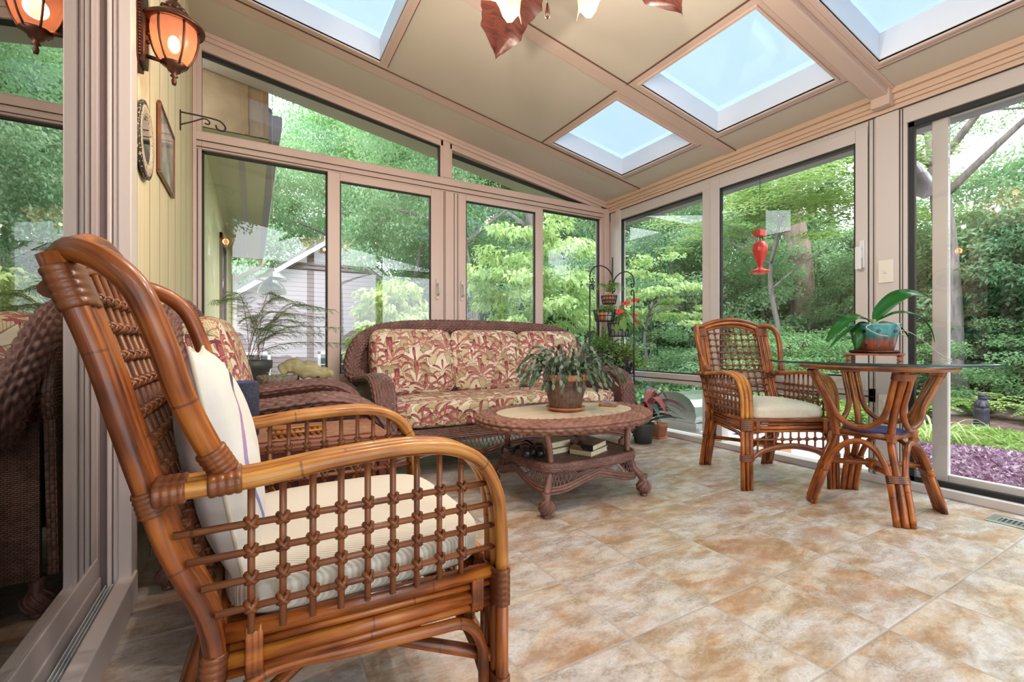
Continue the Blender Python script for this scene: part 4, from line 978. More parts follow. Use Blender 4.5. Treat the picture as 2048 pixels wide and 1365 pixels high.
# ------------------------------------------------------------------ wicker furniture
def ballfoot(mb, x, y, z0=.0, r=.036, h=.09):
    """turned foot wound with cord: a ball on a short neck"""
    mb.lathe([(.001, z0), (.018, z0), (.020, z0 + .010), (.014, z0 + .013), (.024, z0 + .020), (r, z0 + .042), (r * .95, z0 + .060), (.022, z0 + .082), (.018, z0 + h), (.022, z0 + h + .03)], 18, (x, y, 0))
    for k in range(9):
        pts = []
        for j in range(9):
            q = j / 8; zz = z0 + .018 + q * .064; rr = r * 1.03 * sin(pi * (.14 + q * .74)) ** .8; a = 2 * pi * k / 9 + q * 1.5
            pts.append((x + rr * cos(a), y + rr * sin(a), zz))
        mb.tube(pts, .0048, 5)
def wicker_seat(name, label, cat, loc, rz, half, ncush, legs_x):
    t = thing(name, label, cat, loc, rz)
    W_, Wl = M_['wicker'], M_['wicker_light']
    ha = half - .055   # arm centre
    bx = half - .01
    rim = smooth([(-ha, .26, .57), (-bx - .02, .285, .645), (-bx - .005, .31, .745), (-bx + .05, .335, .845), (-bx + .17, .35, .920), (-bx + .36, .355, .955)] + ([(-.3, .36, .972), (.3, .36, .972)] if half > .6 else [(0, .36, .967)]) + [(bx - .36, .355, .955), (bx - .17, .35, .920), (bx - .05, .335, .845), (bx + .005, .31, .745), (bx + .02, .285, .645), (ha, .26, .57)], 6)
    mb = MB(); weave_sweep(mb, rim, ell(.054, .042, 24, 2.4), row=.0165, ln=.036, amp=.013, upv=(0, 1, 0)); mb.build('back_rim', W_, t)
    for s in (-1, 1):
        ap = smooth([(s * ha, .30, .575), (s * ha, .16, .590), (s * ha, -.04, .612), (s * ha, -.20, .622), (s * ha, -.315, .585), (s * ha, -.375, .52), (s * ha, -.395, .43), (s * ha, -.40, .30), (s * ha, -.395, .15)], 5)
        mb = MB(); weave_sweep(mb, ap, ell(.024, .068, 26, 2.6), row=.0175, ln=.042, amp=.013, upv=(1, 0, 0)); mb.build('arm', W_, t)
        mb = MB(); mb.prism([(-.36, .12), (.34, .12), (.34, .60), (.15, .60), (-.05, .61), (-.22, .60), (-.31, .56), (-.355, .49), (-.375, .40)], s * ha - .014, s * ha + .014, 'x'); mb.build('arm_panel', M_['weave_vert'], t)
    back = [(p.x, p.z) for p in rim[3:-3]]; back = [(-half + .06, .12)] + back + [(half - .06, .12)]
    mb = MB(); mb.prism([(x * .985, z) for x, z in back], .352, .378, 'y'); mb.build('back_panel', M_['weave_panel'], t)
    # seat deck and apron
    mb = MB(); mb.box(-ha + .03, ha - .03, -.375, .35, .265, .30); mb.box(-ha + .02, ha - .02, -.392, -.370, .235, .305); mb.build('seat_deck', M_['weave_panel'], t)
    mb = MB(); zt = .238; n = len(legs_x) - 1; allb = []
    for k in range(n):
        x0, x1 = legs_x[k], legs_x[k + 1]
        top = [(x0 + (x1 - x0) * q / 12, -.388, zt) for q in range(13)]; bot = [(x0 + (x1 - x0) * q / 12, -.394 - .004, .118 + .05 * sin(pi * q / 12)) for q in range(13)]
        lattice(mb, top, bot, .030, .0030, 1.6); allb += bot
    for dz, r in ((0, .011), (-.017, .008), (.016, .008)): mb.tube([V(p) + V((0, 0, dz)) for p in allb], r, 8)
    for dz in (0, .012): mb.tube([(-ha, -.388, zt + dz), (ha, -.388, zt + dz)], .007, 7)
    for s in (-1, 1):
        tp = [(s * (ha - .0), -.38 + .7 * q / 8, .14) for q in range(9)]
        mb.tube(tp, .011, 7); mb.tube([V(p) + V((0, 0, .02)) for p in tp], .008, 7)
    mb.build('apron', W_, t)
    for lx in legs_x:
        mb = MB(); ballfoot(mb, lx, -.375); mb.build('foot', W_, t)
        if abs(lx) > half * .6: mb = MB(); ballfoot(mb, lx, .33); mb.build('foot', W_, t)
    # cushions
    ci = ha - .055
    mb = MB(); superbox(mb, (0, -.075, .385), (ci * 2, .63, .17), 7., 26, .014); mb.build('seat_cushion', M_['floral'], t)
    w = ci * 2 / ncush
    for k in range(ncush):
        mb = MB(); m = MX.Rotation(R(-14), 4, 'X')
        superbox(mb, (-ci + w * (k + .5), .235, .695), (w * 1.01, .17, .49), 8., 26, .035, m, uvo=(k * .35, k * .21)); mb.build('back_cushion', M_['floral'], t)
    return t
wicker_seat('wicker_sofa', 'brown wicker sofa with tropical leaf cushions under the back windows', 'sofa', (1.645, 3.095, 0), 0, 1.02, 3, (-.93, -.31, .31, .93))
wicker_seat('wicker_armchair', 'brown wicker armchair with tropical leaf cushion against the left wall', 'armchair', (.105, 2.275, 0), R(86), .425, 1, (-.36, .36))

# coffee table
CX_, CY_ = 1.551, 2.100
ct = thing('wicker_coffee_table', 'oval brown wicker coffee table with stone inset top before the sofa', 'coffee table', (CX_, CY_, 0))
def oval(a, b, p=2.3, n=72, z=0):
    return [V((a * math.copysign(abs(cos(t)) ** (2 / p), cos(t)), b * math.copysign(abs(sin(t)) ** (2 / p), sin(t)), z)) for t in [2 * pi * k / n for k in range(n)]]
mb = MB(); weave_sweep(mb, resample(oval(.468, .302, 2.3, 96, .428), .008, True), ell(.062, .033, 24, 2.5), closed=True, row=.021, ln=.046, amp=.015, su=.0044, step=.0065); mb.build('woven_rim', M_['wicker_light'], ct)
mb = MB(); o = oval(.418, .252, 2.3, 64); mb.prism([(p.x, p.y) for p in o], .440, .4615, 'z'); mb.build('stone_top', M_['travertine'], ct, bevel=.002)
def sq(a, b, z, n=96): return oval(a, b, 5.5, n, z)
mb = MB(); weave_sweep(mb, resample(sq(.318, .268, .222), .008, True), ell(.016, .026, 16, 2.6), closed=True, row=.011, ln=.022, amp=.004); mb.build('shelf_rim', M_['wicker'], ct)
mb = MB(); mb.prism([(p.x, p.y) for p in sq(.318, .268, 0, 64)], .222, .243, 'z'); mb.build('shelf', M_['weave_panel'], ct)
mb = MB()
def zb(p):
    a = atan2(p.y / .268, p.x / .318); c = abs(sin(2 * a)); return .175 - .062 * c ** 1.6
tp = sq(.322, .272, .198, 120); tp.append(tp[0]); bt = [V((p.x * 1.02, p.y * 1.02, zb(p))) for p in tp]
lattice(mb, tp, bt, .032, .0026, 1.5)
for dz, r in ((0, .0105), (-.014, .008), (.014, .007)): mb.tube([p + V((0, 0, dz)) for p in bt[:-1]], r, 8, closed=True)
mb.build('lattice_apron', M_['wicker'], ct)
for sx in (-1, 1):
    for sy in (-1, 1):
        mb = MB(); ballfoot(mb, sx * .322, sy * .280, 0, .037, .088); mb.tube(smooth([(sx * .322, sy * .280, .085), (sx * .308, sy * .266, .115), (sx * .284, sy * .243, .150), (sx * .268, sy * .228, .205)], 4), .0185, 9); mb.build('foot', M_['wicker'], ct)
        mb = MB(); pth = [(sx * .255, sy * .222, .243), (sx * .262, sy * .215, .32), (sx * .285, sy * .215, .42)]; k = 24; P = resample(pth, .1775 / k); mb.tube(P, [.0155 + .0018 * (i % 2) for i in range(len(P))], 10); mb.build('post', M_['wicker_light'], ct)

# corner table, chest
tb = thing('corner_table', 'wicker corner table with pale wood top between armchair and sofa', 'side table', (.13, 3.19, 0))
MB().box(-.40, .40, -.31, .31, .545, .570).build('table_top', M_['tabletop_wood'], tb, bevel=.006)
mb = MB(); weave_sweep(mb, resample(oval(.385, .295, 8., 80, .525), .01, True), ell(.018, .025, 14, 2.5), closed=True, row=.012, ln=.026, amp=.004); mb.build('woven_rim', M_['wicker'], tb)
for sx in (-1, 1):
    for sy in (-1, 1): mb = MB(); mb.tube([(sx * .34, sy * .26, .09), (sx * .35, sy * .265, .52)], .02, 9); ballfoot(mb, sx * .34, sy * .26); mb.build('leg', M_['wicker'], tb)
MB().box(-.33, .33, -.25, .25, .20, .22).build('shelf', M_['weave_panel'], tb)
ch = thing('carved_chest', 'red-brown carved wooden chest with cane lattice front behind the close rattan chair', 'chest', (.135, 1.60, 0))
mb = MB(); mb.box(-.245, .245, -.175, .175, .530, .556); mb.build('lid', M_['chest_wood'], ch, bevel=.004)
MB().box(-.20, .20, -.135, .135, .556, .561).build('carved_panel', M_['carved'], ch, bevel=.002)
mb = MB()
for x in (-.225, .225):
    for y in (-.155, .155): mb.box(x - .02, x + .02, y - .02, y + .02, 0, .53)
mb.box(-.22, .22, -.165, -.145, .48, .53); mb.box(-.22, .22, .145, .165, .48, .53); mb.box(-.22, .22, -.165, -.145, .04, .09); mb.box(-.235, -.215, -.15, .15, .48, .53); mb.box(.215, .235, -.15, .15, .48, .53); mb.box(.215, .235, -.15, .15, .04, .09); mb.box(-.22, .22, -.12, .12, .04, .06)
mb.box(-.22, .22, .10, .12, .06, .50); mb.box(-.02, .02, -.165, -.145, .09, .48)
mb.build('frame', M_['redwood'], ch)
mb = MB(); lattice(mb, [(-.21, -.155, .48), (-.02, -.155, .48)], [(-.21, -.155, .09), (-.02, -.155, .09)], .045, .004, 5); lattice(mb, [(.02, -.155, .48), (.21, -.155, .48)], [(.02, -.155, .09), (.21, -.155, .09)], .045, .004, 5); lattice(mb, [(.225, -.14, .48), (.225, .14, .48)], [(.225, -.14, .09), (.225, .14, .09)], .045, .004, 5)
mb.build('cane_lattice', M_['rattan_light'], ch)
tr = thing('cane_trivet', 'small trivet of thin cane sticks lying on the red carved chest', 'trivet', (.12, 1.545, .562), R(6))
mb = MB()
for k in range(9): mb.tube([(-.07 + .0175 * k, -.05, .004), (-.07 + .0175 * k, .05, .004)], .004, 6)
for y in (-.04, .04): mb.tube([(-.078, y, .011), (.078, y, .011)], .004, 6)
mb.build('cane_sticks', M_['rattan_light'], tr)
sp = thing('cloth_speaker', 'dark blue fabric covered cylinder speaker standing on the red chest', 'speaker', (-.030, 1.585, .5615))
mb = MB(); mb.lathe([(.001, .0), (.045, .0), (.048, .004), (.048, .158), (.046, .162)], 32, cap=False); mb.build('fabric_sleeve', M_['fabric_dark'], sp)
MB().lathe([(.046, .162), (.043, .164), (.040, .1615), (.001, .1615)], 32, cap=False).build('top_plate', M_['placemat'], sp)
# ------------------------------------------------------------------ plants: helpers
def leaf(mb, pts, w, up=(0, 0, 1), fold=.15, rv=None, seg=None, shape=(.35, 1.0), mi=0):
    """a blade along pts, widest near the middle, slightly folded along its midrib"""
    P = smooth(pts, seg or 3) if len(pts) > 2 else [V(p) for p in pts]
    k = len(P); rv = rnd.random() if rv is None else rv; b = len(mb.v); U = V(up)
    for i, p in enumerate(P):
        q = i / (k - 1); T = (P[min(i + 1, k - 1)] - P[max(i - 1, 0)]).normalized()
        s = T.cross(U); s = s.normalized() if s.length > 1e-3 else V((1, 0, 0)); n = s.cross(T)
        ww = w * .5 * (sin(pi * min(1, max(0, q * .94 + .05))) ** .6) * (1 - .25 * (2 * abs(q - shape[0])) ** 2) if 0 < i < k - 1 else w * (.10 if i == 0 else .02)
        mb.v.extend([p + s * ww + n * fold * ww, p, p - s * ww + n * fold * ww])
    for i in range(k - 1):
        a = b + i * 3
        for j in (0, 1): mb.face([a + j, a + j + 1, a + j + 4, a + j + 3], [(rv, .5)] * 4, mi, True)
def kite(mb, p, d, n, l, w, rv, mi=0):
    """one small leaf: a folded kite"""
    d = d.normalized(); s = d.cross(n)
    s = s.normalized() if s.length > 1e-4 else V((1, 0, 0)); n = s.cross(d); b = len(mb.v)
    mb.v.extend([p, p + d * l * .45 + s * w * .5 + n * w * .12, p + d * l - n * l * .08, p + d * l * .45 - s * w * .5 + n * w * .12])
    mb.face([b, b + 1, b + 2, b + 3], [(rv, .5)] * 4, mi, False)
def rdir(z0=-1, z1=1, r=None):
    r = r or rnd; z = r.uniform(z0, z1); a = r.uniform(0, 2 * pi); q = sqrt(max(0, 1 - z * z)); return V((q * cos(a), q * sin(a), z))
def rosette_bush(mb, st, c, rad, n, l, w, per=9, stem_r=.0022):
    """stems from a centre, each ending in a tuft of small leaves"""
    c = V(c)
    for _ in range(n):
        d = rdir(-.15, 1); e = c + V((d.x * rad[0], d.y * rad[1], d.z * rad[2])) * rnd.uniform(.55, 1.0)
        st.tube(smooth([c + V((d.x, d.y, 0)) * .015, c.lerp(e, .5) + V((0, 0, .02)), e], 3), stem_r, 5)
        for k in range(per):
            q = rnd.uniform(.45, 1.02); p = c.lerp(e, q); ld = (d + rdir() * .9).normalized()
            kite(mb, p, ld, rdir(.2, 1), l * rnd.uniform(.7, 1.2), w * rnd.uniform(.8, 1.2), rnd.random())
def pot_lathe(name, prof, m, parent, loc=None, n=28):
    return MB().lathe(prof, n, cap=False).build(name, m, parent, loc)

# holiday cactus in the basket-weave pot on the coffee table
zc_ = .4625
cp = thing('holiday_cactus', 'drooping grey-green cactus in basket-weave pot with terracotta rim on coffee table', 'potted plant', (1.536, 2.085, zc_))
pot_lathe('saucer', [(.001, .0), (.082, .0), (.108, .014), (.113, .022), (.108, .022), (.086, .009), (.001, .009)], M_['terra'], cp)
pot_lathe('pot', [(.001, .010), (.084, .010), (.090, .02), (.122, .172), (.116, .172), (.110, .165), (.001, .165)], M_['weave_pot'], cp)
pot_lathe('pot_rim', [(.121, .170), (.127, .174), (.130, .200), (.126, .204), (.116, .204), (.113, .172)], M_['terra_rim'], cp)
pot_lathe('soil', [(.001, .185), (.114, .183)], M_['soil'], cp)
mb = MB()
for k in range(105):
    a = rnd.uniform(0, 2 * pi); big = rnd.random()
    reach = rnd.uniform(.10, .25) * (1.15 if cos(a + .6) > 0 else 1.0); h = rnd.uniform(.02, .12) * (1.5 if big > .75 else 1)
    d = V((cos(a), sin(a), 0)); p0 = V((0, 0, .19)) + d * rnd.uniform(.01, .08)
    path = smooth([p0, p0 + d * reach * .35 + V((0, 0, h)), p0 + d * reach * .72 + V((0, 0, h * .9)), p0 + d * reach + V((0, 0, h * .25 - rnd.uniform(.0, .09)))], 4)
    path = resample(path, .030); rv = rnd.random()
    for i in range(len(path) - 1):
        a0, b0 = path[i], path[i + 1]; rr2 = min(1, max(0, rv + rnd.uniform(-.15, .15)))
        leaf(mb, [a0, a0.lerp(b0, .5) + V((0, 0, .001)), b0 + (b0 - a0) * .15], .019, rdir(.4, 1), .25, rr2, 2, (.55, 1))
mb.build('cactus_stems', M_['leaf_cactus'], cp)

# small things on and in the coffee table
def tray(): 
    t = thing('coaster_box', 'small square tan coaster box with blue and red top on coffee table', 'coaster box', (1.875, 2.105, zc_), R(38))
    MB().box(-.052, .052, -.052, .052, 0, .014).build('box', M_['rattan_light'], t, bevel=.002)
    m = m_dots2(); MB().box(-.046, .046, -.046, .046, .014, .0165).build('picture_top', m, t)
def m_dots2():
    m, nt = nt_new('coaster_print'); n = noise(nt, objc(nt), 28., 2); c = ramp(nt, n, [(.36, (.10, .11, .28)), (.46, (.42, .40, .50)), (.56, (.55, .48, .42)), (.62, (.45, .10, .09))], 'CONSTANT'); princ(nt, c, .35); return m
tray()
def book(label, loc, rz, w, d, h, cov, group=None):
    t = thing('book', label, 'book', loc, rz, group)
    MB().box(-w / 2 + .004, w / 2 - .003, -d / 2 + .004, d / 2 - .004, .0025, h - .0025).build('pages', M_['paper'], t)
    mb = MB(); mb.box(-w / 2, w / 2, -d / 2, d / 2, 0, .0025); mb.box(-w / 2, w / 2, -d / 2, d / 2, h - .0025, h); mb.box(-w / 2, -w / 2 + .003, -d / 2, d / 2, 0, h); mb.build('cover', cov, t)
    return t
def m_cover(name, cols, sc=12.):
    m, nt = nt_new(name); n = noise(nt, objc(nt), sc, 2); princ(nt, ramp(nt, n, [(i / len(cols) * .4 + .35, c) for i, c in enumerate(cols)], 'CONSTANT'), .3); return m
c1 = m_cover('cover_red', [(.02, .015, .015), (.20, .13, .08), (.45, .10, .07)]); c2 = plain('cover_cream', (.62, .52, .34), .6); c3 = plain('cover_brown', (.22, .13, .08), .6)
book('thick cream-edged paperback under the red and black one on the table shelf', (1.60, 1.955, .2445), R(22), .19, .13, .027, c2)
book('paperback with dark and red cover on top of the right stack on the shelf', (1.602, 1.958, .2725), R(26), .185, .13, .030, c1)
book('tan hardback lying at the bottom of the left stack on the shelf', (1.435, 2.07, .2445), R(8), .20, .14, .032, c3)
book('cream paperback on top of the left stack beside the binoculars', (1.44, 2.075, .2775), R(12), .17, .12, .030, c2)
bn = thing('binoculars', 'black binoculars lying on the lower shelf of the coffee table', 'binoculars', (1.268, 2.005, .2465), R(62))
for s in (-1, 1):
    m = MX.Rotation(R(90), 4, 'Y') @ MX.Rotation(0, 4, 'Z')
    MB().lathe([(.001, -.075), (.018, -.075), (.019, -.045), (.027, -.03), (.028, .01), (.022, .02), (.030, .045), (.032, .078), (.027, .080), (.026, .070), (.001, .068)], 18, (0, s * .036, .033), m, cap=False).build('barrel', M_['black'], bn)
mb = MB(); mb.box(-.03, .02, -.018, .018, .02, .046); mb.tube([(-.05, 0, .04), (.02, 0, .042)], .009, 10); mb.build('bridge', M_['blackrub'], bn, bevel=.003)
st = thing('camera_strap', 'black strap coiled beside the binoculars on the table shelf', 'strap', (1.245, 2.15, .2445))
mb = MB(); pts = smooth([(-.10, -.03, .004), (-.06, .03, .03), (0, .04, .012), (.05, .01, .04), (.09, .03, .05), (.12, -.02, .02), (.07, -.05, .012), (.0, -.03, .035), (-.05, -.05, .006)], 6); mb.tube(pts, .011, 6, flat=.25); mb.build('webbing', M_['blackrub'], st)

# corner table things
fp = thing('asparagus_fern', 'wispy asparagus fern in a wide dark grey pot on the corner table', 'potted plant', (.010, 3.31, .571))
pot_lathe('pot', [(.001, 0), (.062, 0), (.068, .01), (.090, .105), (.102, .112), (.104, .160), (.096, .162), (.092, .150), (.001, .148)], M_['potgrey'], fp)
pot_lathe('soil', [(.001, .150), (.092, .149)], M_['soil'], fp)
stm = MB(); fr = MB()
targets = [(.33, -.02, .36), (.42, .05, .30), (.50, -.10, .22), (.30, .1, .40), (.22, -.15, .30), (.38, -.2, .18), (.55, .02, .12), (.12, .05, .42), (-.10, -.10, .40), (-.22, -.06, .38), (.16, -.2, .22), (.26, .12, .26), (-.06, .1, .28), (.44, .15, .36), (.08, -.12, .2)]
for (x, y, z) in targets:
    b = V((rnd.uniform(-.04, .04), rnd.uniform(-.04, .04), .15)); e = V((x, y, z)) + b
    P = smooth([b, b + V((x * .12, y * .15, z * .55)), b + V((x * .45, y * .5, z * 1.02)), e], 6); stm.tube(P, .0017, 5)
    n = len(P)
    for i in range(n // 3, n):
        for sgn in (-1, 1):
            q = i / n; T = (P[min(i + 1, n - 1)] - P[i - 1]).normalized(); sd = T.cross(V((0, 0, 1))).normalized()
            d = (T * .8 + sd * sgn + V((0, 0, -.25 + rnd.uniform(-.2, .2)))).normalized(); L = .11 * (1.25 - q) + .03
            br = smooth([P[i], P[i] + d * L * .5 + V((0, 0, .006)), P[i] + d * L - V((0, 0, .012))], 3); rv = rnd.random()
            for j in range(len(br) - 1):
                for s2 in (-1, 0, 1):
                    dd = ((br[j + 1] - br[j]).normalized() + d.cross(V((0, 0, 1))) * s2 * 1.1 + rdir() * .25).normalized()
                    kite(fr, br[j], dd, V((0, 0, 1)), .026, .0034, rv)
stm.build('stems', M_['twig'], fp); fr.build('fronds', M_['leaf_asparagus'], fp)
sb = thing('stone_bowl', 'rough brown stone bowl with small blossoms on the corner table', 'bowl', (.130, 3.035, .571))
mb = MB(); mb.lathe([(.001, 0), (.07, .0), (.098, .03), (.110, .072), (.100, .078), (.090, .060), (.001, .052)], 22, cap=False)
for i, v in enumerate(mb.v): mb.v[i] = v * (1 + .05 * sin(v.x * 70 + v.y * 45) * sin(v.z * 80 + v.y * 60))
mb.build('bowl', M_['stonebowl'], sb)
mb = MB()
for k in range(26): kite(mb, V((rnd.uniform(-.07, .07), rnd.uniform(-.07, .07), .062)), rdir(.1, .8), rdir(.3, 1), rnd.uniform(.02, .05), .016, rnd.random())
mb.build('leaves', M_['leaf_jade_light'], sb)
mb = MB()
for k in range(9):
    c = V((rnd.uniform(-.075, .075), rnd.uniform(-.075, .075), .085 + rnd.random() * .02))
    for j in range(5): a = 2 * pi * j / 5; kite(mb, c, V((cos(a), sin(a), .3)), V((0, 0, 1)), .012, .010, .5)
mb.build('blossoms', M_['trimwhite'], sb)
dw = thing('painted_driftwood', 'green and yellow painted driftwood piece on a black stand on the corner table', 'ornament', (.315, 3.30, .571), R(-12))
mb = MB(); P = smooth([(-.16, 0, .085), (-.11, 0, .115), (-.05, 0, .110), (.02, 0, .088), (.09, 0, .072), (.165, 0, .062)], 6); n = len(P)
mb.tube(P, [.010 + .046 * sin(pi * (.16 + .76 * i / n)) ** 1.2 * (1 + .10 * sin(i * 1.3)) for i in range(n)], 14, flat=1.0)
for i, v in enumerate(mb.v): mb.v[i] = V((v.x, v.y * .6, v.z + .006 * sin(v.x * 60) + .005 * sin(v.y * 90 + v.x * 30)))
mb.build('wood', M_['driftwood'], dw)
mb = MB()
for x in (-.06, .07): mb.box(x - .012, x + .012, -.03, .03, 0, .012); mb.box(x - .01, x + .01, -.035, -.02, 0, .05); mb.box(x - .01, x + .01, .02, .03, 0, .055)
mb.box(-.06, .07, -.006, .006, .004, .014); mb.build('stand', M_['black'], dw, bevel=.002)

# orchid on the glass table
ZG = .7525; IR = V((.8686, -.4955, 0)); ID = V((.4955, .8686, 0))
tv = thing('wood_trivet', 'square red-brown wooden trivet on round feet on the glass table', 'trivet', (2.782, 1.110, ZG), R(18))
mb = MB(); mb.box(-.118, .118, -.118, .118, .027, .036)
mb.build('board', M_['chest_wood'], tv, bevel=.002)
for sx in (-1, 1):
    for sy in (-1, 1): mb = MB(); mb.lathe([(.001, 0), (.007, 0), (.011, .007), (.006, .014), (.010, .02), (.008, .027), (.001, .027)], 12, (sx * .10, sy * .10, 0), cap=False); mb.build('foot', M_['chest_wood'], tv)
orc = thing('orchid', 'broad-leaved orchid in a teal and rust glazed pot with holes on glass table', 'potted plant', (2.780, 1.112, ZG + .0365), R(-29.7))
def sqlathe(prof, p=5.):
    mb = MB(); rr = []
    for (r, z) in prof: rr.append([V((q.x, q.y, z)) for q in oval(r, r, p, 40)])
    return mb.rings(rr, True, False, False)
sqlathe([(.001, 0), (.078, 0), (.086, .006), (.084, .016), (.078, .010), (.001, .008)]).build('saucer', M_['bronze'], orc)
sqlathe([(.001, .012), (.062, .012), (.066, .02), (.088, .142), (.091, .150), (.085, .150), (.080, .135), (.001, .13)]).build('pot', M_['potglaze'], orc)
mb = MB()
for f in range(4):
    mrot = MX.Rotation(R(90 * f), 4, 'Z')
    for (x, z) in ((-.033, .042), (.033, .042), (0, .076), (-.042, .112), (.042, .112)):
        y = -(.0625 + (z - .012) * .028 / .138) - .0022; o_ = len(mb.v); n_ = 14
        pts = [V((x + .0095 * cos(2 * pi * q / n_), y - .0002 * z, z + .0085 * sin(2 * pi * q / n_))) for q in range(n_)]
        mb.v.extend([mrot @ p for p in pts] + [mrot @ (p + V((0, .004, 0))) for p in pts])
        mb.face([o_ + q for q in range(n_)], None); [mb.face([o_ + q, o_ + n_ + q, o_ + n_ + (q + 1) % n_, o_ + (q + 1) % n_], None) for q in range(n_)]
mb.build('drain_holes', M_['black'], orc)
def opt(dx, dz, dd=0): return V((dx, dd, dz))
mb = MB(); B0 = V((0, 0, .160))
for (pts, w, up) in (([(0, 0, 0), (.045, .055, .02), (.13, .125, .03), (.21, .152, .03), (.285, .135, .02)], .072, (0, -.75, .75)),
                     ([(-.015, .0, 0), (-.10, .028, -.03), (-.19, .0, -.05), (-.245, -.05, -.06), (-.285, -.10, -.06)], .056, (0, -.5, .9)),
                     ([(.02, .01, 0), (.085, .045, -.04), (.16, .028, -.07), (.215, -.035, -.08), (.24, -.105, -.08)], .052, (0, -.3, .95)),
                     ([(.02, -.01, 0), (.09, .0, .03), (.155, -.015, .05), (.205, -.055, .05), (.235, -.11, .05)], .046, (0, -.3, .95)),
                     ([(-.01, .01, 0), (-.06, .03, .07), (-.12, .045, .12), (-.175, .055, .15)], .040, (0, -.2, .98)),
                     ([(-.02, -.015, 0), (-.08, -.02, .02), (-.15, -.07, .03), (-.215, -.14, .03)], .022, (0, -.5, .9)),
                     ([(-.02, -.02, 0), (-.075, -.025, -.02), (-.105, -.075, -.03), (-.112, -.143, -.03)], .062, (-.3, -.9, .2))):
    leaf(mb, [B0 + opt(*p) for p in pts], w, up, .22, rnd.random(), 5, (.55, 1))
lf = mb.build('leaves', M_['leaf_orchid'], orc)
sol = lf.modifiers.new('thick', 'SOLIDIFY'); sol.thickness = .0018
mb = MB(); mb.tube([(0, 0, .12), (0, 0, .175)], [.014, .008], 8)
mb.build('stem', M_['orchid_stem'], orc)
mb = MB(); mb.tube(smooth([B0 + opt(*p) for p in ((.03, -.03, -.05), (.12, -.05, -.06), (.20, -.09, -.05), (.29, -.150, -.03), (.37, -.184, 0), (.40, -.1915, .0), (.34, -.192, 0))], 6), .0022, 6)
mb.tube(smooth([B0 + opt(*p) for p in ((-.05, -.01, -.07), (-.10, -.02, -.09), (-.115, -.035, -.10), (-.07, -.065, -.11), (-.02, -.075, -.112))], 6), .0026, 6)
mb.tube(smooth([B0 + opt(*p) for p in ((.04, -.005, -.08), (.045, -.03, -.103), (.05, -.06, -.105), (.08, -.075, -.10))], 6), .0024, 6)
mb.build('aerial_roots', M_['root'], orc)

# clay pot on the floor
cl = thing('seedling_pot', 'small square terracotta pot with a leafy sprig on the floor by the right window', 'potted plant', (3.135, 2.875, 0), R(8))
def sqpot(prof): return sqlathe(prof, 9.)
sqpot([(.001, 0), (.062, 0), (.066, .014), (.060, .014), (.001, .012)]).build('saucer', M_['terra_pale'], cl)
sqpot([(.001, .012), (.050, .012), (.066, .105), (.074, .108), (.076, .130), (.068, .130), (.064, .118), (.001, .116)]).build('pot', M_['terra_pale'], cl)
mb = MB(); mb.tube(smooth([(0, 0, .11), (-.01, .005, .18), (.0, 0, .25), (-.02, .01, .33)], 4), .004, 6); mb.build('stem', M_['tan_stem'], cl)
mb = MB()
for k in range(34):
    z = rnd.uniform(.15, .34); p = V((-.01, .005, z)); d = rdir(-.1, .6); kite(mb, p, d, V((0, 0, 1)), rnd.uniform(.04, .07), .034, rnd.random())
mb.build('leaves', M_['leaf_jade'], cl)

# tricolour plant on the floor at the foot of the stand
tc = thing('tricolor_plant', 'floor plant with dark red, pink and green striped leaves below the plant stand', 'potted plant', (2.865, 2.79, 0))
pot_lathe('pot', [(.001, 0), (.07, 0), (.09, .15), (.095, .17), (.088, .17), (.001, .15)], M_['potgrey'], tc)
mb = MB()
for k in range(26):
    a = rnd.uniform(0, 2 * pi); L = rnd.uniform(.22, .36); d = V((cos(a), sin(a), 0)); h = rnd.uniform(.08, .26)
    b = V((0, 0, .16)); pts = [b, b + d * L * .35 + V((0, 0, h)), b + d * L * .7 + V((0, 0, h * 1.05)), b + d * L + V((0, 0, h * .6))]
    leaf(mb, pts, .062, (rnd.uniform(-.3, .3), rnd.uniform(-.3, .3), 1), .12, rnd.random(), 3)
for pts in ([(0, 0, .16), (.10, -.02, .34), (.2, -.04, .42), (.30, -.08, .40)], [(0, 0, .16), (.08, -.05, .28), (.20, -.10, .33), (.36, -.16, .22)], [(0, 0, .16), (.02, -.08, .30), (.08, -.14, .32), (.14, -.2, .22)]): leaf(mb, pts, .055, (0, 0, 1), .12, rnd.choice((.1, .5, .9)), 4)
for k in range(9):
    a = R(-70 + 12 * k); L = rnd.uniform(.24, .38); d = V((cos(a), sin(a), 0)); h = rnd.uniform(.05, .30)
    leaf(mb, [(0, 0, .16), V((0, 0, .16)) + d * L * .4 + V((0, 0, h)), V((0, 0, .16)) + d * L * .75 + V((0, 0, h * 1.05)), V((0, 0, .16)) + d * L + V((0, 0, h * .7))], .052, (rnd.uniform(-.4, .4), -.5, 1), .15, (.05, .12, .62, .8, .97)[k % 5], 4)
mb.build('leaves', M_['leaf_tricolor'], tc)

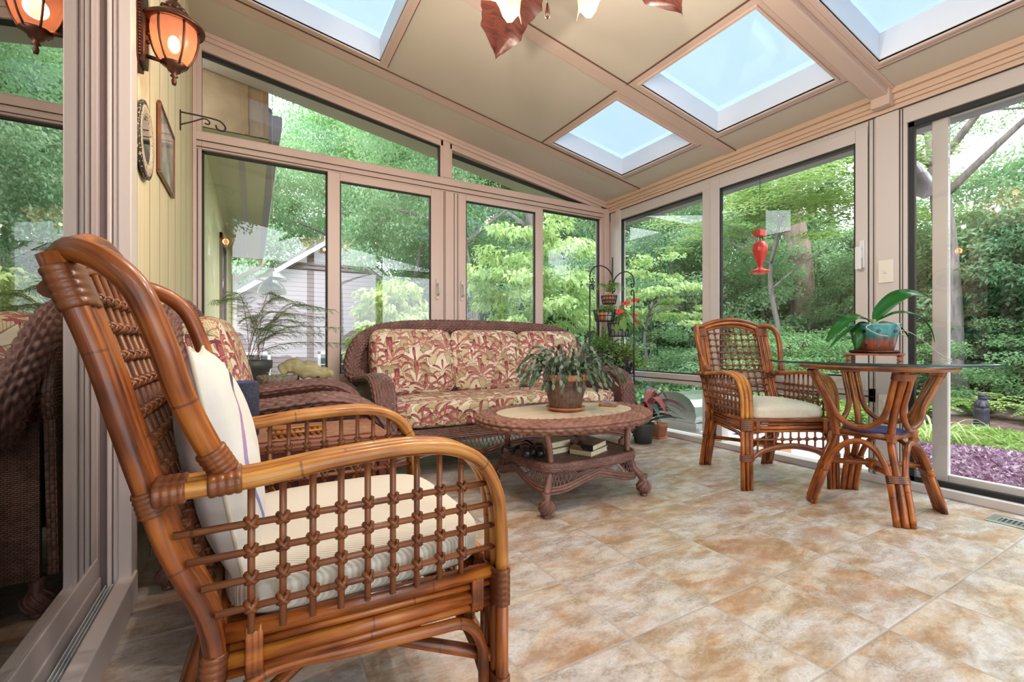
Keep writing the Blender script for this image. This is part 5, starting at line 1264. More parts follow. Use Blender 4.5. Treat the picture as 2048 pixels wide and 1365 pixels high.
# ------------------------------------------------------------------ wrought iron corner stand with five pots
A_, Bp, C_ = V((2.768, 3.37, 0)), V((3.105, 3.43, 0)), V((2.994, 3.025, 0))
ps = thing('plant_stand', 'black wrought iron corner plant stand with scrolled arches', 'plant stand')
mb = MB()
for p, h in ((A_, 1.36), (Bp, 1.52), (C_, 1.30)): mb.tube([p + V((0, 0, .03)), p + V((0, 0, h))], .0065, 8)
def scroll_arch(p, q, z, hh):
    m = (p + q) / 2; d = (q - p); w = d.length / 2; d = d.normalized(); Z = V((0, 0, 1))
    pts = [m + d * (-w * 1.0 * cos(t)) + Z * (z + hh * sin(t)) for t in [pi * k / 20 for k in range(21)]]
    mb.tube(pts, .006, 8)
    for s in (-1, 1):
        e = m + d * s * w * 1.0 + Z * z
        mb.tube(smooth([e, e - d * s * .004 - Z * .03, e - d * s * .03 - Z * .05, e - d * s * .05 - Z * .03, e - d * s * .04 - Z * .012, e - d * s * .028 - Z * .02], 5), .0055, 7)
        e2 = e - Z * .10
        mb.tube(smooth([e2 - Z * .05, e2, e2 - d * s * -.0 + Z * .03 - d * s * .02, e2 - d * s * .045 + Z * .02, e2 - d * s * .05 - Z * .01, e2 - d * s * .035 - Z * .015], 5), .0055, 7)
scroll_arch(A_, Bp, 1.47, .12); scroll_arch(C_, Bp, 1.395, .12)
mb.tube(smooth([Bp + V((-.02, -.02, 1.35)), Bp + V((-.025, -.025, 1.6)), Bp + V((0, 0, 1.69)), Bp + V((.02, .02, 1.6)), Bp + V((.02, .02, 1.35))], 5), .006, 8)
for p in (A_, Bp, C_):
    for a in (R(200), R(320)): 
        d = V((cos(a), sin(a), 0)); mb.tube(smooth([p + V((0, 0, .10)), p + d * .03 + V((0, 0, .09)), p + d * .045 + V((0, 0, .05)), p + d * .03 + V((0, 0, .03)), p + d * .02 + V((0, 0, .05))], 4), .005, 6)
    mb.lathe([(.001, 0), (.012, 0), (.012, .01), (.006, .03)], 10, p)
mb.build('frame', M_['iron'], ps)
def basket(c, r, z, h):
    mb = MB(); c = V(c)
    for zz, rr in ((z, r * .82), (z + h * .5, r * .93), (z + h, r)): mb.tube([c + V((rr * cos(2 * pi * k / 24), rr * sin(2 * pi * k / 24), zz)) for k in range(24)], .004, 6, closed=True)
    for k in range(16):
        a = 2 * pi * k / 16; d = V((cos(a), sin(a), 0)); mb.tube(smooth([c + d * r * .82 + V((0, 0, z)), c + d * r * .9 + V((0, 0, z + h * .5)), c + d * r + V((0, 0, z + h)), c + d * (r - .006) + V((0, 0, z + h + .012))], 3), .0028, 5)
    for k in range(4): a = pi * k / 4; d = V((cos(a), sin(a), 0)); mb.tube([c - d * r * .82 + V((0, 0, z)), c + d * r * .82 + V((0, 0, z))], .003, 5)
    mb.build('basket', M_['iron'], ps)
AB = (A_ + Bp) / 2; CB = (C_ + Bp) / 2
BK = dict(ul=(AB + V((-.02, -.07, 0)), .105, 1.05, .10), ur=(CB + V((-.05, 0, 0)), .105, .905, .12), ll=(AB + V((-.03, -.06, 0)), .125, .63, .12), lr=(CB + V((-.02, -.03, 0)), .105, .555, .13), tb=((2.985, 3.345, 0), .075, 1.22, .07))
for k in BK.values(): basket(*k)
def stand_pot(kind, label, key, mat, pr_, ph):
    c, r, z, h = BK[key]; c = V(c)
    t = thing(kind, label, 'potted plant', (c.x, c.y, z + .004))
    pot_lathe('pot', [(.001, 0), (pr_ * .72, 0), (pr_ * .78, .01), (pr_, ph), (pr_ * .94, ph), (pr_ * .9, ph * .85), (.001, ph * .82)], mat, t); return t
t = stand_pot('jade_bush', 'dark green bushy plant in black pot on the lower left tier of stand', 'll', M_['potgrey'], .105, .13)
mb = MB(); sm_ = MB(); rosette_bush(mb, sm_, (0, 0, .11), (.20, .17, .27), 95, .034, .016, 13); mb.build('leaves', M_['leaf_jade'], t); sm_.build('stems', M_['tan_stem'], t)
t = stand_pot('small_leaf_bush', 'light green leafy plant in black pot on the lower right tier of stand', 'lr', M_['black'], .09, .12)
mb = MB(); sm_ = MB(); rosette_bush(mb, sm_, (0, 0, .10), (.22, .17, .26), 95, .030, .016, 13); rosette_bush(mb, sm_, (.12, -.08, .06), (.13, .10, .10), 25, .028, .016, 12); mb.build('leaves', M_['leaf_jade_light'], t); sm_.build('stems', M_['tan_stem'], t)
t = stand_pot('anthurium', 'red-flowered anthurium with hanging heart leaves on the right of stand', 'ur', M_['gutter'], .08, .11)
mb = MB(); sm_ = MB(); sp_ = MB()
for k in range(44):
    a = rnd.uniform(-2.4, 1.6); L = rnd.uniform(.10, .24); z = rnd.uniform(.05, .26); d = V((cos(a), sin(a), 0)); e = V((0, 0, .08)) + d * L + V((0, 0, z - .06 * L / .1 * .5))
    sm_.tube(smooth([(0, 0, .08), V((0, 0, .08)) + d * L * .4 + V((0, 0, z)), e], 4), .002, 5)
    dd = (d * .5 + V((0, 0, -1))).normalized(); leaf(mb, [e - dd * .01, e + dd * .025, e + dd * .055, e + dd * .09], .046, (d.x, d.y, .5), .1, rnd.random(), 3, (.3, 1))
for (x, y, z) in ((.10, -.09, .30), (.02, -.06, .27), (-.07, -.07, .19), (.13, -.05, .16), (.16, -.05, .10)):
    e = V((x, y, z + .03)); sm_.tube(smooth([(0, 0, .08), (x * .4, y * .4, z), e], 4), .002, 5); d = V((.8, -.5, .2)).normalized()
    leaf(sp_, [e - d * .025, e, e + d * .03, e + d * .055], .048, (-.4, -.7, .6), .15, .5, 3, (.35, 1)); sp_.tube([e, e + V((-.01, -.02, .03))], .004, 6)
mb.build('leaves', M_['leaf_anthurium'], t); sm_.build('stems', M_['orchid_stem'], t); sp_.build('flowers', M_['spathe'], t)
c, r, z, h = BK['ul']
t = thing('succulent_pot', 'little spiky plant in an orange pot on the upper left basket of stand', 'potted plant', (c.x - .050, c.y - .022, z + .004))
pot_lathe('pot', [(.001, 0), (.028, 0), (.040, .075), (.036, .075), (.001, .065)], M_['terra'], t)
mb = MB()
for k in range(16): a = rnd.uniform(0, 6.28); L = rnd.uniform(.05, .1); leaf(mb, [(0, 0, .07), (cos(a) * L * .4, sin(a) * L * .4, .07 + L * .8), (cos(a) * L * .9, sin(a) * L * .9, .07 + L * .9)], .016, (0, 0, 1), .2, None, 2)
mb.build('leaves', M_['leaf_jade'], t)
t = thing('white_pot_plant', 'trailing green plant in a white-grey pot on the upper left basket of stand', 'potted plant', (c.x + .050, c.y + .022, z + .004))
pot_lathe('pot', [(.001, 0), (.036, 0), (.050, .08), (.046, .08), (.001, .07)], M_['white'], t)
mb = MB(); sm_ = MB(); rosette_bush(mb, sm_, (0, 0, .07), (.11, .09, .10), 22, .045, .02, 6); mb.build('leaves', M_['leaf_jade_light'], t); sm_.build('stems', M_['tan_stem'], t)
c, r, z, h = BK['tb']; c = V(c)
t = thing('boston_fern', 'pale green arching fern in clay pot at the top back of stand', 'potted plant', (c.x, c.y, z + .004))
pot_lathe('pot', [(.001, 0), (.045, 0), (.060, .085), (.056, .085), (.001, .07)], M_['terra_pale'], t)
mb = MB()
for k in range(30):
    a = rnd.uniform(0, 6.28); L = rnd.uniform(.12, .22); d = V((cos(a), sin(a), 0)); P = smooth([V((0, 0, .08)), V((0, 0, .08)) + d * L * .45 + V((0, 0, .11)), V((0, 0, .08)) + d * L + V((0, 0, .03))], 8); rv = rnd.random()
    for i in range(2, len(P) - 1):
        s_ = (P[i + 1] - P[i]).cross(V((0, 0, 1))).normalized()
        for s2 in (-1, 1): kite(mb, P[i], s_ * s2 + (P[i + 1] - P[i]).normalized() * .4, V((0, 0, 1)), .032 * (1.1 - i / len(P)) + .008, .010, rv)
mb.build('fronds', M_['leaf_fernlight'], t)

# ------------------------------------------------------------------ things on the left wall, lamps
WX = XL
wl = thing('wall_lantern', 'bronze carriage lantern with seeded amber glass on the left wall', 'wall lamp', (WX, 1.968, 0))
mb = MB(); mb.prism([(-.042, 1.775), (.042, 1.775), (.056, 1.80), (.056, 2.02), (.042, 2.045), (-.042, 2.045), (-.056, 2.02), (-.056, 1.80)], 0, .022, 'x'); mb.prism([(-.034, 1.785), (.034, 1.785), (.044, 1.81), (.044, 2.01), (.034, 2.035), (-.034, 2.035), (-.044, 2.01), (-.044, 1.81)], .022, .036, 'x')
for k in range(22): mb.ball((.024, -.05, 1.80 + k * .0105), .005, 6); mb.ball((.024, .05, 1.80 + k * .0105), .005, 6)
mb.build('backplate', M_['bronze'], wl, bevel=.002)
mb = MB(); mb.tube([(.03, 0, 1.945), (.08, 0, 1.945)], .007, 8); mb.tube([(.03, 0, 1.822), (.10, 0, 1.815)], .007, 8); mb.ball((.04, -.0, 1.90), .007, 8); mb.ball((.04, 0, 1.87), .007, 8); mb.build('arm', M_['bronze'], wl)
LXo = .112
MB().lathe([(.034, 1.812), (.052, 1.845), (.064, 1.885), (.068, 1.92), (.066, 1.945)], 28, (LXo, 0, 0), cap=False).build('lamp_shade', M_['lantern_glow'], wl)
mb = MB()
for k in range(6):
    a = 2 * pi * k / 6; mb.tube(smooth([(LXo + r * cos(a), r * sin(a), z) for r, z in ((.036, 1.81), (.055, 1.845), (.067, 1.885), (.071, 1.92), (.069, 1.948))], 3), .0035, 6)
mb.lathe([(.001, 1.742), (.006, 1.744), (.008, 1.756), (.005, 1.768), (.012, 1.773), (.006, 1.782), (.018, 1.79), (.022, 1.80), (.040, 1.812), (.036, 1.818), (.001, 1.818)], 20, (LXo, 0, 0), cap=False)
mb.build('cage', M_['bronze'], wl)
mb = MB(); mb.lathe([(.070, 1.945), (.090, 1.942), (.092, 1.950), (.078, 1.962), (.05, 1.985), (.03, 2.0), (.026, 2.02), (.018, 2.03), (.008, 2.035), (.012, 2.05), (.001, 2.065)], 28, (LXo, 0, 0), cap=False)
mb.lathe([(.072, 1.944), (.02, 1.965), (.001, 1.966)], 24, (LXo, 0, 0), cap=False)
for k in range(10): a = 2 * pi * k / 10; mb.ball((LXo + .034 * cos(a), .034 * sin(a), 2.0), .009, 8)
mb.build('hood', M_['bronze'], wl)
MB().ball((LXo, 0, 1.885), (.018, .018, .03), 12).build('bulb', M_['bulb'], wl)
mr = thing('round_mirror', 'round mirror in a dark and cream mosaic frame on the left wall', 'mirror', (WX, 2.088, 1.573))
mY = MX.Rotation(R(90), 4, 'Y')
mb = MB(); mb.lathe([(.001, .004), (.132, .006), (.137, .012), (.137, .018), (.124, .021), (.120, .018)], 40, (0, 0, 0), mY, cap=False); mb.build('outer_rim', M_['mosaic'], mr)
mb = MB(); mb.lathe([(.124, .0185), (.120, .0215), (.086, .0205), (.083, .015)], 40, (0, 0, 0), mY, cap=False); mb.build('inlay', M_['mosaic_pale'], mr)
MB().lathe([(.001, .017), (.086, .017)], 40, (0, 0, 0), mY, cap=False).build('glass', M_['mirror'], mr)
mb = MB(); mb.box(0, .006, -.02, .02, -.05, -.03); mb.box(0, .006, -.02, .02, .03, .05); mb.build('hanger', M_['black'], mr)
pf = thing('framed_picture', 'glazed picture in a thin brown wooden frame on the left wall', 'picture', (WX, 2.588, 1.708))
mb = MB(); hy, hz, t = .202, .152, .011
for q in ((-hy, hy, -hz, -hz + t), (-hy, hy, hz - t, hz), (-hy, -hy + t, -hz + t, hz - t), (hy - t, hy, -hz + t, hz - t)): mb.box(.004, .017, *q)
mb.build('frame', M_['rattan_thin'], pf, bevel=.002)
m, nt = nt_new('print'); princ(nt, ramp(nt, noise(nt, objc(nt), 6., 4), [(.35, (.20, .22, .22)), (.5, (.42, .43, .42)), (.65, (.62, .60, .56))]), .05, spec=.9); MAT['print'] = m
MB().box(.004, .011, -hy + t, hy - t, -hz + t, hz - t).build('print', M_['print'], pf)
hk = thing('plant_hook', 'black iron plant hook bracket with scrolled end high on the left wall', 'hook', (WX, 3.105, 2.125))
mb = MB(); mb.box(0, .006, -.008, .008, -.10, .01); mb.tube(smooth([(.003, 0, 0), (.10, 0, .0), (.175, 0, -.005), (.205, 0, -.022), (.215, 0, -.045), (.20, 0, -.062), (.175, 0, -.055), (.168, 0, -.035)], 5), .0045, 8)
mb.tube(smooth([(.004, 0, -.07), (.06, 0, -.04), (.11, 0, -.012), (.135, 0, -.02), (.135, 0, -.038), (.115, 0, -.038)], 5), .004, 8); mb.build('bracket', M_['iron'], hk)

# ceiling fan
FX, FY = .83, 1.215; FZ = zc(FX)
fan = thing('ceiling_fan', 'ceiling fan with carved leaf blades and glowing bell shades', 'ceiling fan', (FX, FY, 0))
mb = MB(); mb.lathe([(.001, FZ + .03), (.075, FZ + .02), (.07, FZ - .05), (.03, FZ - .08), (.014, FZ - .085), (.014, 2.46), (.03, 2.45), (.09, 2.42), (.12, 2.37), (.12, 2.31), (.09, 2.275), (.06, 2.26), (.065, 2.20), (.08, 2.185), (.06, 2.14), (.001, 2.135)], 28, cap=False); mb.build('motor_housing', M_['bronze'], fan)
def blade(ang):
    o = MB(); Rz = MX.Rotation(ang, 4, 'Z'); n = 22; top = []; 
    for sg in (0, 1):
        rr = []
        for i in range(n + 1):
            q = i / n; x = .20 + .50 * q; w = .125 * sin(pi * min(1, .18 + .80 * q)) ** .8 + (.012 if i % 7 == 3 else -.006 if i % 7 == 0 else 0)
            if q > .8: w *= sqrt(max(.03, (1 - q) / .2))
            row = []
            for j in range(9):
                s = -1 + j / 4; z = 2.315 - .10 * q ** 2.0 - .022 * s * s + .008 * sin(9 * s + 16 * q) - sg * .012
                row.append(Rz @ V((x, s * w, z + .10 * s * .12)))
            rr.append(row)
        top.append(rr)
    for sg, rr in enumerate(top): o.rings(rr, False, False, False)
    for (a, b) in ((0, 0), (8, 8)): o.rings([[top[0][i][a], top[1][i][a]] for i in range(n + 1)], False, False, False)
    o.rings([[top[0][n][j], top[1][n][j]] for j in range(9)], False, False, False); o.rings([[top[0][0][j], top[1][0][j]] for j in range(9)], False, False, False)
    return o, Rz
for k in range(5):
    o, Rz = blade(atan2(.64, .15) - R(72) * (k) + R(0)); b_ = o.build('blade', M_['blade'], fan)
    MB().tube([Rz @ V(p) for p in ((.09, 0, 2.30), (.16, 0, 2.295), (.25, 0, 2.305))], [.02, .014, .02], 8, flat=.5).build('blade_arm', M_['bronze'], b_)
va = atan2(FY, FX)
for k in range(4):
    a = va + R(45 + 90 * k); Rz = MX.Rotation(a, 4, 'Z'); tilt = MX.Rotation(R(124), 4, 'Y')
    mb = MB(); mb.tube(smooth([Rz @ V(p) for p in ((.05, 0, 2.165), (.10, 0, 2.185), (.135, 0, 2.17))], 4), .011, 8); ar = mb.build('lamp_arm', M_['bronze'], fan)
    c = Rz @ V((.13, 0, 2.175)); m4 = Rz @ tilt
    mb = MB(); n_ = 30; prof = [(.018, 0), (.030, .012), (.050, .045), (.060, .085), (.066, .110), (.078, .135), (.100, .158)]; rr = []
    for (r, z) in prof:
        rr.append([(m4 @ V(((r + .012 * (z / .158) ** 4 * cos(5 * 2 * pi * q / n_)) * cos(2 * pi * q / n_), (r + .012 * (z / .158) ** 4 * cos(5 * 2 * pi * q / n_)) * sin(2 * pi * q / n_), z + .014 * (z / .158) ** 4 * cos(5 * 2 * pi * q / n_)))) + c for q in range(n_)])
    mb.rings(rr, True, False, False); mb.build('lamp_shade', M_['shade_glow'], ar)
    MB().ball(c + m4 @ V((0, 0, .07)), .024, 10).build('bulb', M_['bulb'], ar)
mb = MB(); pcx = V((.035, .06, 0)); mb.tube([pcx + V((0, 0, 2.14)), pcx + V((0, 0, 1.99))], .0015, 5); mb.lathe([(.001, 1.935), (.008, 1.94), (.009, 1.955), (.004, 1.985), (.001, 1.992)], 10, pcx, cap=False); mb.build('pull_chain', M_['blade'], fan)
# ------------------------------------------------------------------ outside
def gz(x, y):
    g = -.14
    if y > 4.5: g -= .10 * (y - 4.5) * max(0, min(1, (5 - x) / 4))
    g += .13 * max(0, x - 8.0) + .05 * max(0, y - 7) * max(0, min(1, (x - 3) / 4))
    return g
mb = MB(); n = 60; ext = (-14, 46, -26, 46)
rows = [[V((ext[0] + (ext[1] - ext[0]) * i / n, ext[2] + (ext[3] - ext[2]) * j / n, 0)) for i in range(n + 1)] for j in range(n + 1)]
for r in rows:
    for p in r:
        p.z = gz(p.x, p.y) + .06 * sin(p.x * 1.7) * sin(p.y * 1.3)
        if -1.5 < p.x < 4.6 and -3 < p.y < 4.9: p.z = -.22
mb.rings(rows, False, False, False); struct('ground', mb, M_['ground'])
mb = MB(); mb.prism([(3.40, -2), (5.1, -2), (5.0, .9), (5.5, 1.8), (5.9, 3.6), (5.2, 5.2), (3.4, 5.2)], -.2, -.095, 'z'); struct('path', mb, M_['gravel'])
mb = MB(); P = smooth([(5.2, -1.5, 0), (7.5, -1.0, 0), (9.5, .5, 0), (9.0, 2.6, 0), (7.0, 3.4, 0), (5.6, 2.3, 0), (5.1, .8, 0)], 6, True); mb.prism([(p.x, p.y) for p in P], -.2, -.06, 'z'); struct('planting_bed', mb, M_['mulch'])

r2 = random.Random(21)
def crown_mesh(n_cl, per, clr, ls, lw, flat=.5, shell=.62, droop=.2, layered=False, rz_=None):
    """clusters of leaves through a unit dome"""
    mb = MB()
    for _ in range(n_cl):
        d = rdir(-.75 if not layered else -.6, 1, r2); q = r2.uniform(shell, 1.0) if r2.random() < .8 else r2.uniform(.15, shell)
        c = d * q
        if layered: c.z = round(c.z * 4) / 4 + r2.uniform(-.05, .05)
        base = r2.uniform(0, .55)
        for k in range(per):
            o = rdir(-1, 1, r2) * (r2.random() ** .4); p = c + V((o.x * clr, o.y * clr, o.z * clr * flat))
            out = (V((d.x, d.y, 0)) * .7 + rdir(-1, 1, r2) * .8 + V((0, 0, -droop)))
            nn = (V((0, 0, 1)) * 1.0 + rdir(-1, 1, r2) * .75 + d * .3)
            kite(mb, p, out, nn, ls * r2.uniform(.7, 1.3), lw * r2.uniform(.7, 1.3), min(1, base + r2.uniform(0, .45)))
    return mb
def trunk_mesh(h, r, lean=.0, bend=.15, branches=5):
    mb = MB(); P = smooth([(0, 0, -.3), (bend * .3, bend * .2, h * .3), (-bend * .4 + lean * .5, bend, h * .65), (lean, 0, h)], 5); n = len(P)
    mb.tube(P, [r * (1.25 if i < 2 else 1) * (1 - .62 * i / n) for i in range(n)], 12)
    for k in range(branches):
        i = int(n * r2.uniform(.45, .95)); a = r2.uniform(0, 6.28); L = h * r2.uniform(.18, .36); d = V((cos(a), sin(a), r2.uniform(.2, .8)))
        mb.tube(smooth([P[i], P[i] + d * L * .5 + V((0, 0, .05)), P[i] + d * L], 4), [r * .38 * (1 - .8 * j / 8) for j in range(9)], 7)
    return mb
def plant_proto(name, label, cat, crown, leafmat, trunk=None, bark='bark', group=None, cz=0, cs=(1, 1, 1)):
    t = thing(name, label, cat, (0, 0, -200), 0, group)
    o = crown.build('foliage', M_[leafmat], t, fix=False); o.location = (0, 0, cz); o.scale = cs
    if trunk: trunk.build('trunk', M_[bark], t)
    return t
USED = set()
def put(proto, x, y, s=1., rz=None, label=None, z=None, group=None):
    z = gz(x, y) - .05 if z is None else z; rz = r2.uniform(0, 6.28) if rz is None else rz
    if proto.name not in USED:
        USED.add(proto.name); proto.location = (x, y, z); proto.rotation_euler = (0, 0, rz); proto.scale = (s, s, s) if not hasattr(s, '__len__') else s
        if label: proto['label'] = label
        o = proto
    else: o = copy_tree(proto, (x, y, z), rz, label, scale=s)
    if group: o['group'] = group
    return o
def polar(az, d): return (d * sin(R(az)), d * cos(R(az)))
def az_u(u): return 29.7 + math.degrees(math.atan((u - 1024) / 910.2))

WG = 'woodland trees around the garden'
WL = 'leafy green woodland tree among the background woods'
tA = plant_proto('woodland_tree', WL, 'tree', crown_mesh(150, 260, .24, .030, .018, .5), 'leaf_tree', trunk_mesh(6.5, .17), group=WG, cz=7.0, cs=(3.4, 3.4, 4.2))
tB = plant_proto('woodland_tree', WL, 'tree', crown_mesh(150, 260, .24, .028, .017, .42, layered=True), 'leaf_blue', trunk_mesh(6.0, .15, .3), group=WG, cz=5.6, cs=(3.2, 3.2, 4.4))
tC = plant_proto('woodland_tree', WL, 'tree', crown_mesh(80, 230, .20, .028, .017, .4, layered=True), 'leaf_shrub', trunk_mesh(8.0, .16, .2), group=WG, cz=8.2, cs=(3.4, 3.4, 4.0))
# ring of woods behind the back windows and along the right side
sites = []
for k, az in enumerate(range(-8, 93, 8)):
    sites.append((az + r2.uniform(-2, 2), r2.uniform(17, 20), 'ABC'[k % 3], r2.uniform(.95, 1.2)))
for k, az in enumerate(range(-12, 98, 7)):
    sites.append((az + r2.uniform(-2, 2), r2.uniform(25, 30), 'BAC'[k % 3], r2.uniform(1.2, 1.5)))
for (az, d, kk, s) in sites:
    x, y = polar(az, d)
    if az > 57: kk = 'C'
    if az > 66 and d < 22: continue
    put({'A': tA, 'B': tB, 'C': tC}[kk], x, y, s)
for k, (x, y) in enumerate(((-9, 24), (-5, 30), (18, -8), (22, -14), (12, -16), (4, -18), (-4, -16), (14, -4.5))): put((tA, tB, tC)[k % 3], x, y, r2.uniform(1.1, 1.4))
# understory masses
UG = 'evergreen shrubs of the woodland edge'; UL = 'dense deep green shrub at the woodland edge'
uA = plant_proto('evergreen_shrub', UL, 'shrub', crown_mesh(130, 260, .22, .046, .020, .55, droop=.35), 'leaf_deep', trunk_mesh(1.2, .06, 0, .1, 3), group=UG, cz=1.25, cs=(1.7, 1.7, 1.6))
uB = plant_proto('evergreen_shrub', UL, 'shrub', crown_mesh(130, 260, .22, .042, .020, .5, droop=.2), 'leaf_blue', trunk_mesh(1.2, .06, 0, .1, 3), group=UG, cz=1.35, cs=(1.8, 1.8, 1.7))
for k, az in enumerate(range(22, 92, 6)):
    d = r2.uniform(11.5, 13.5); az += r2.uniform(-1.5, 1.5); x, y = polar(az, d)
    if 57.5 < az < 67: x, y = polar(az, 15)
    put((uA, uB)[k % 2], x, y, r2.uniform(.95, 1.35))
for k, az in enumerate(range(26, 90, 9)):
    d = r2.uniform(15, 17); x, y = polar(az, d); put((uB, uA)[k % 2], x, y, r2.uniform(1.5, 1.9) if az < 57 else 1.25)
for (x, y, s) in ((4.6, 12.0, 1.1), (6.2, 10.4, 1.1), (9, -3, 1.3), (7.5, -5, 1.2)): put(uB, x, y, s)
# nearer, singled-out plants
pale = crown_mesh(70, 90, .22, .085, .042, .35, .5, .75)
def single(name, label, crown, lm, x, y, cz, cs, trunk=None, bark='bark', cat='shrub'):
    t = plant_proto(name, label, cat, crown, lm, trunk, bark, None, cz, cs); put(t, x, y, 1., 0.6); return t
single('pale_shrub', 'bright lime leafy shrub in front of the neighbor house', crown_mesh(60, 80, .24, .12, .055, .4, .45, .8), 'leaf_lime', 2.15, 7.5, 1.40, (.90, .85, 1.05), trunk_mesh(1.1, .03, 0, .1, 4))
single('grey_green_tree', 'tree with fine grey-green leaves beside the neighbor house gable', crown_mesh(140, 240, .22, .034, .02, .5), 'leaf_blue', 3.4, 10.2, 4.1, (1.9, 1.9, 2.6), trunk_mesh(3.6, .09), cat='tree')
single('dogwood', 'pale green dogwood with drooping leaves behind the sofa', pale, 'leaf_pale', 4.0, 6.35, 2.0, (1.35, 1.25, 1.30), trunk_mesh(1.9, .045, .3, .1, 7), cat='tree')
single('dogwood', 'pale green dogwood branches beyond the corner plant stand', crown_mesh(42, 80, .22, .085, .042, .32, .5, .75), 'leaf_pale', 5.6, 5.3, 1.75, (1.05, 1.0, .75), trunk_mesh(1.7, .04, .2, .1, 7), cat='tree')
single('maple', 'wide tree with layered light green canopy beyond the red bird feeder', crown_mesh(110, 240, .20, .032, .019, .16, .4, .3, True), 'leaf_pale', 8.3, 4.7, 3.45, (2.5, 2.5, .85), trunk_mesh(3.4, .06, .3, .2, 7), cat='tree')
single('big_trunk_tree', 'thick reddish tree trunk leaning beyond the right window', crown_mesh(80, 220, .24, .028, .017, .5), 'leaf_tree', 11.4, 5.95, 9.0, (3.6, 3.6, 3.2), trunk_mesh(8.0, .33, .9, .35, 4), 'bark_red', cat='tree')
single('slim_trunk_tree', 'tall slim grey trunk seen through the right glass door', crown_mesh(80, 210, .22, .028, .017, .4), 'leaf_tree', 9.0, 2.62, 6.3, (3.1, 3.1, 3.0), trunk_mesh(7.0, .17, .35, .2, 4), cat='tree')
single('pine_trunk', 'distant grey trunk standing left of the dogwood behind the back window', crown_mesh(60, 200, .24, .028, .017, .5), 'leaf_tree', 7.2, 11.3, 8.6, (2.6, 2.6, 2.8), trunk_mesh(8.2, .22, .2, .15, 3), cat='tree')
single('branch_tree', 'tree with a long bare limb crossing behind the slanted top window', crown_mesh(110, 230, .22, .028, .017, .42), 'leaf_shrub', 4.3, 9.3, 6.3, (3.6, 2.6, 2.2), trunk_mesh(5.6, .20, -.3, .2, 9), cat='tree')
for (x, y, s, lab) in ((7.4, 4.35, .62, 'rounded light green shrub straight behind the rattan chair'), (8.3, 3.45, .60, 'rounded light green shrub behind the orchid pot'), (6.3, 5.2, .55, 'rounded green shrub below the corner of the right window'), (9.7, 2.3, .6, 'rounded green shrub behind the garden statue')):
    single('azalea', lab, crown_mesh(90, 240, .22, .040, .020, .5), 'leaf_shrub' if x != 6.3 else 'leaf_blue', x, y, .55 * s / .6, (1.25 * s / .6, 1.25 * s / .6, .85 * s / .6))
for (x, y, lab) in ((10.4, 1.75, 'dark glossy rhododendron filling the view past the right door'), (10.1, .3, 'dark glossy rhododendron at the far right of the garden'), (11.8, 2.3, 'tall dark rhododendron behind the slim grey trunk')):
    single('rhododendron', lab, crown_mesh(130, 260, .22, .055, .022, .5, droop=.5), 'leaf_deep', x, y, 1.35, (1.7, 1.7, 1.5), trunk_mesh(1.3, .05, 0, .2, 4))
# garden by the right door
def tuft(name, label, lm, x, y, n, L, w, spread=1., cat='plant', z=None):
    t = thing(name, label, cat, (x, y, gz(x, y) + .03 if z is None else z)); mb = MB()
    for k in range(n):
        a = r2.uniform(0, 6.28); d = V((cos(a), sin(a), 0)); l = L * r2.uniform(.6, 1.1); h = l * r2.uniform(.5, .95); b = d * r2.uniform(0, .06)
        leaf(mb, [b, b + d * l * .3 * spread + V((0, 0, h * .8)), b + d * l * .7 * spread + V((0, 0, h)), b + d * l * spread + V((0, 0, h * .65))], w, (0, 0, 1), .2, r2.random(), 2)
    mb.build('leaves', M_[lm], t); return t
def fern(label, x, y, s=1., lm='leaf_fern'):
    t = thing('garden_fern', label, 'fern', (x, y, gz(x, y) + .03)); mb = MB()
    for k in range(22):
        a = r2.uniform(0, 6.28); L = s * r2.uniform(.35, .6); d = V((cos(a), sin(a), 0)); P = smooth([(0, 0, 0), d * L * .4 + V((0, 0, L * .55)), d * L + V((0, 0, L * .40))], 7); rv = r2.random()
        for i in range(2, len(P) - 1):
            sd = (P[i + 1] - P[i]).cross(V((0, 0, 1))).normalized()
            for s2 in (-1, 1): kite(mb, P[i], sd * s2 + (P[i + 1] - P[i]).normalized() * .5, V((0, 0, 1)), .15 * s * (1.1 - i / len(P)), .045 * s, rv)
    mb.build('fronds', M_[lm], t)
fern('large lime fern left of the garden statue', 7.0, 2.35, 1.0); fern('lime fern behind the garden statue', 7.7, 2.0, 1.0); fern('pale fern right behind the statue post', 7.6, 1.45, .8, 'leaf_lime'); fern('lime fern seen under the table glass', 6.3, 2.75, .9); fern('pale fern at the foot of the right door post', 5.6, 2.35, .8)
tuft('daylily', 'grassy green daylily clump right of the statue', 'leaf_shrub', 7.2, 1.02, 90, .62, .030); tuft('daylily', 'second grassy clump behind the statue at the right edge', 'leaf_tree', 7.9, .75, 80, .6, .03)
def cover(name, label, lm, cx, cy, rx, ry, n, l, w, cat, zt=.12):
    mb = MB()
    for k in range(n):
        a = r2.uniform(0, 6.28); q = sqrt(r2.random()); x, y = cx + rx * q * cos(a), cy + ry * q * sin(a)
        kite(mb, V((x, y, -.06 + r2.uniform(0, zt) * (1.1 - q))), rdir(.0, .8, r2), rdir(.3, 1, r2), l * r2.uniform(.7, 1.3), w * r2.uniform(.8, 1.2), r2.random())
    o = mb.build(name, M_[lm], fix=False); tag(o, label, cat, kind='stuff'); return o
cover('purple_ground_cover', 'low purple-pink leafy ground cover outside the right door', 'leaf_purple', 4.70, 1.20, .68, .60, 9000, .042, .022, 'ground cover', .09)
cover('lime_ground_cover', 'low lime green ground cover between purple plants and statue', 'leaf_fern', 5.85, 1.40, .50, .75, 3600, .08, .022, 'ground cover', .10)
cover('mint_ground_cover', 'blue-green hosta leaves beside the purple ground cover', 'leaf_mint', 5.05, .55, .35, .30, 420, .14, .09, 'ground cover', .18)
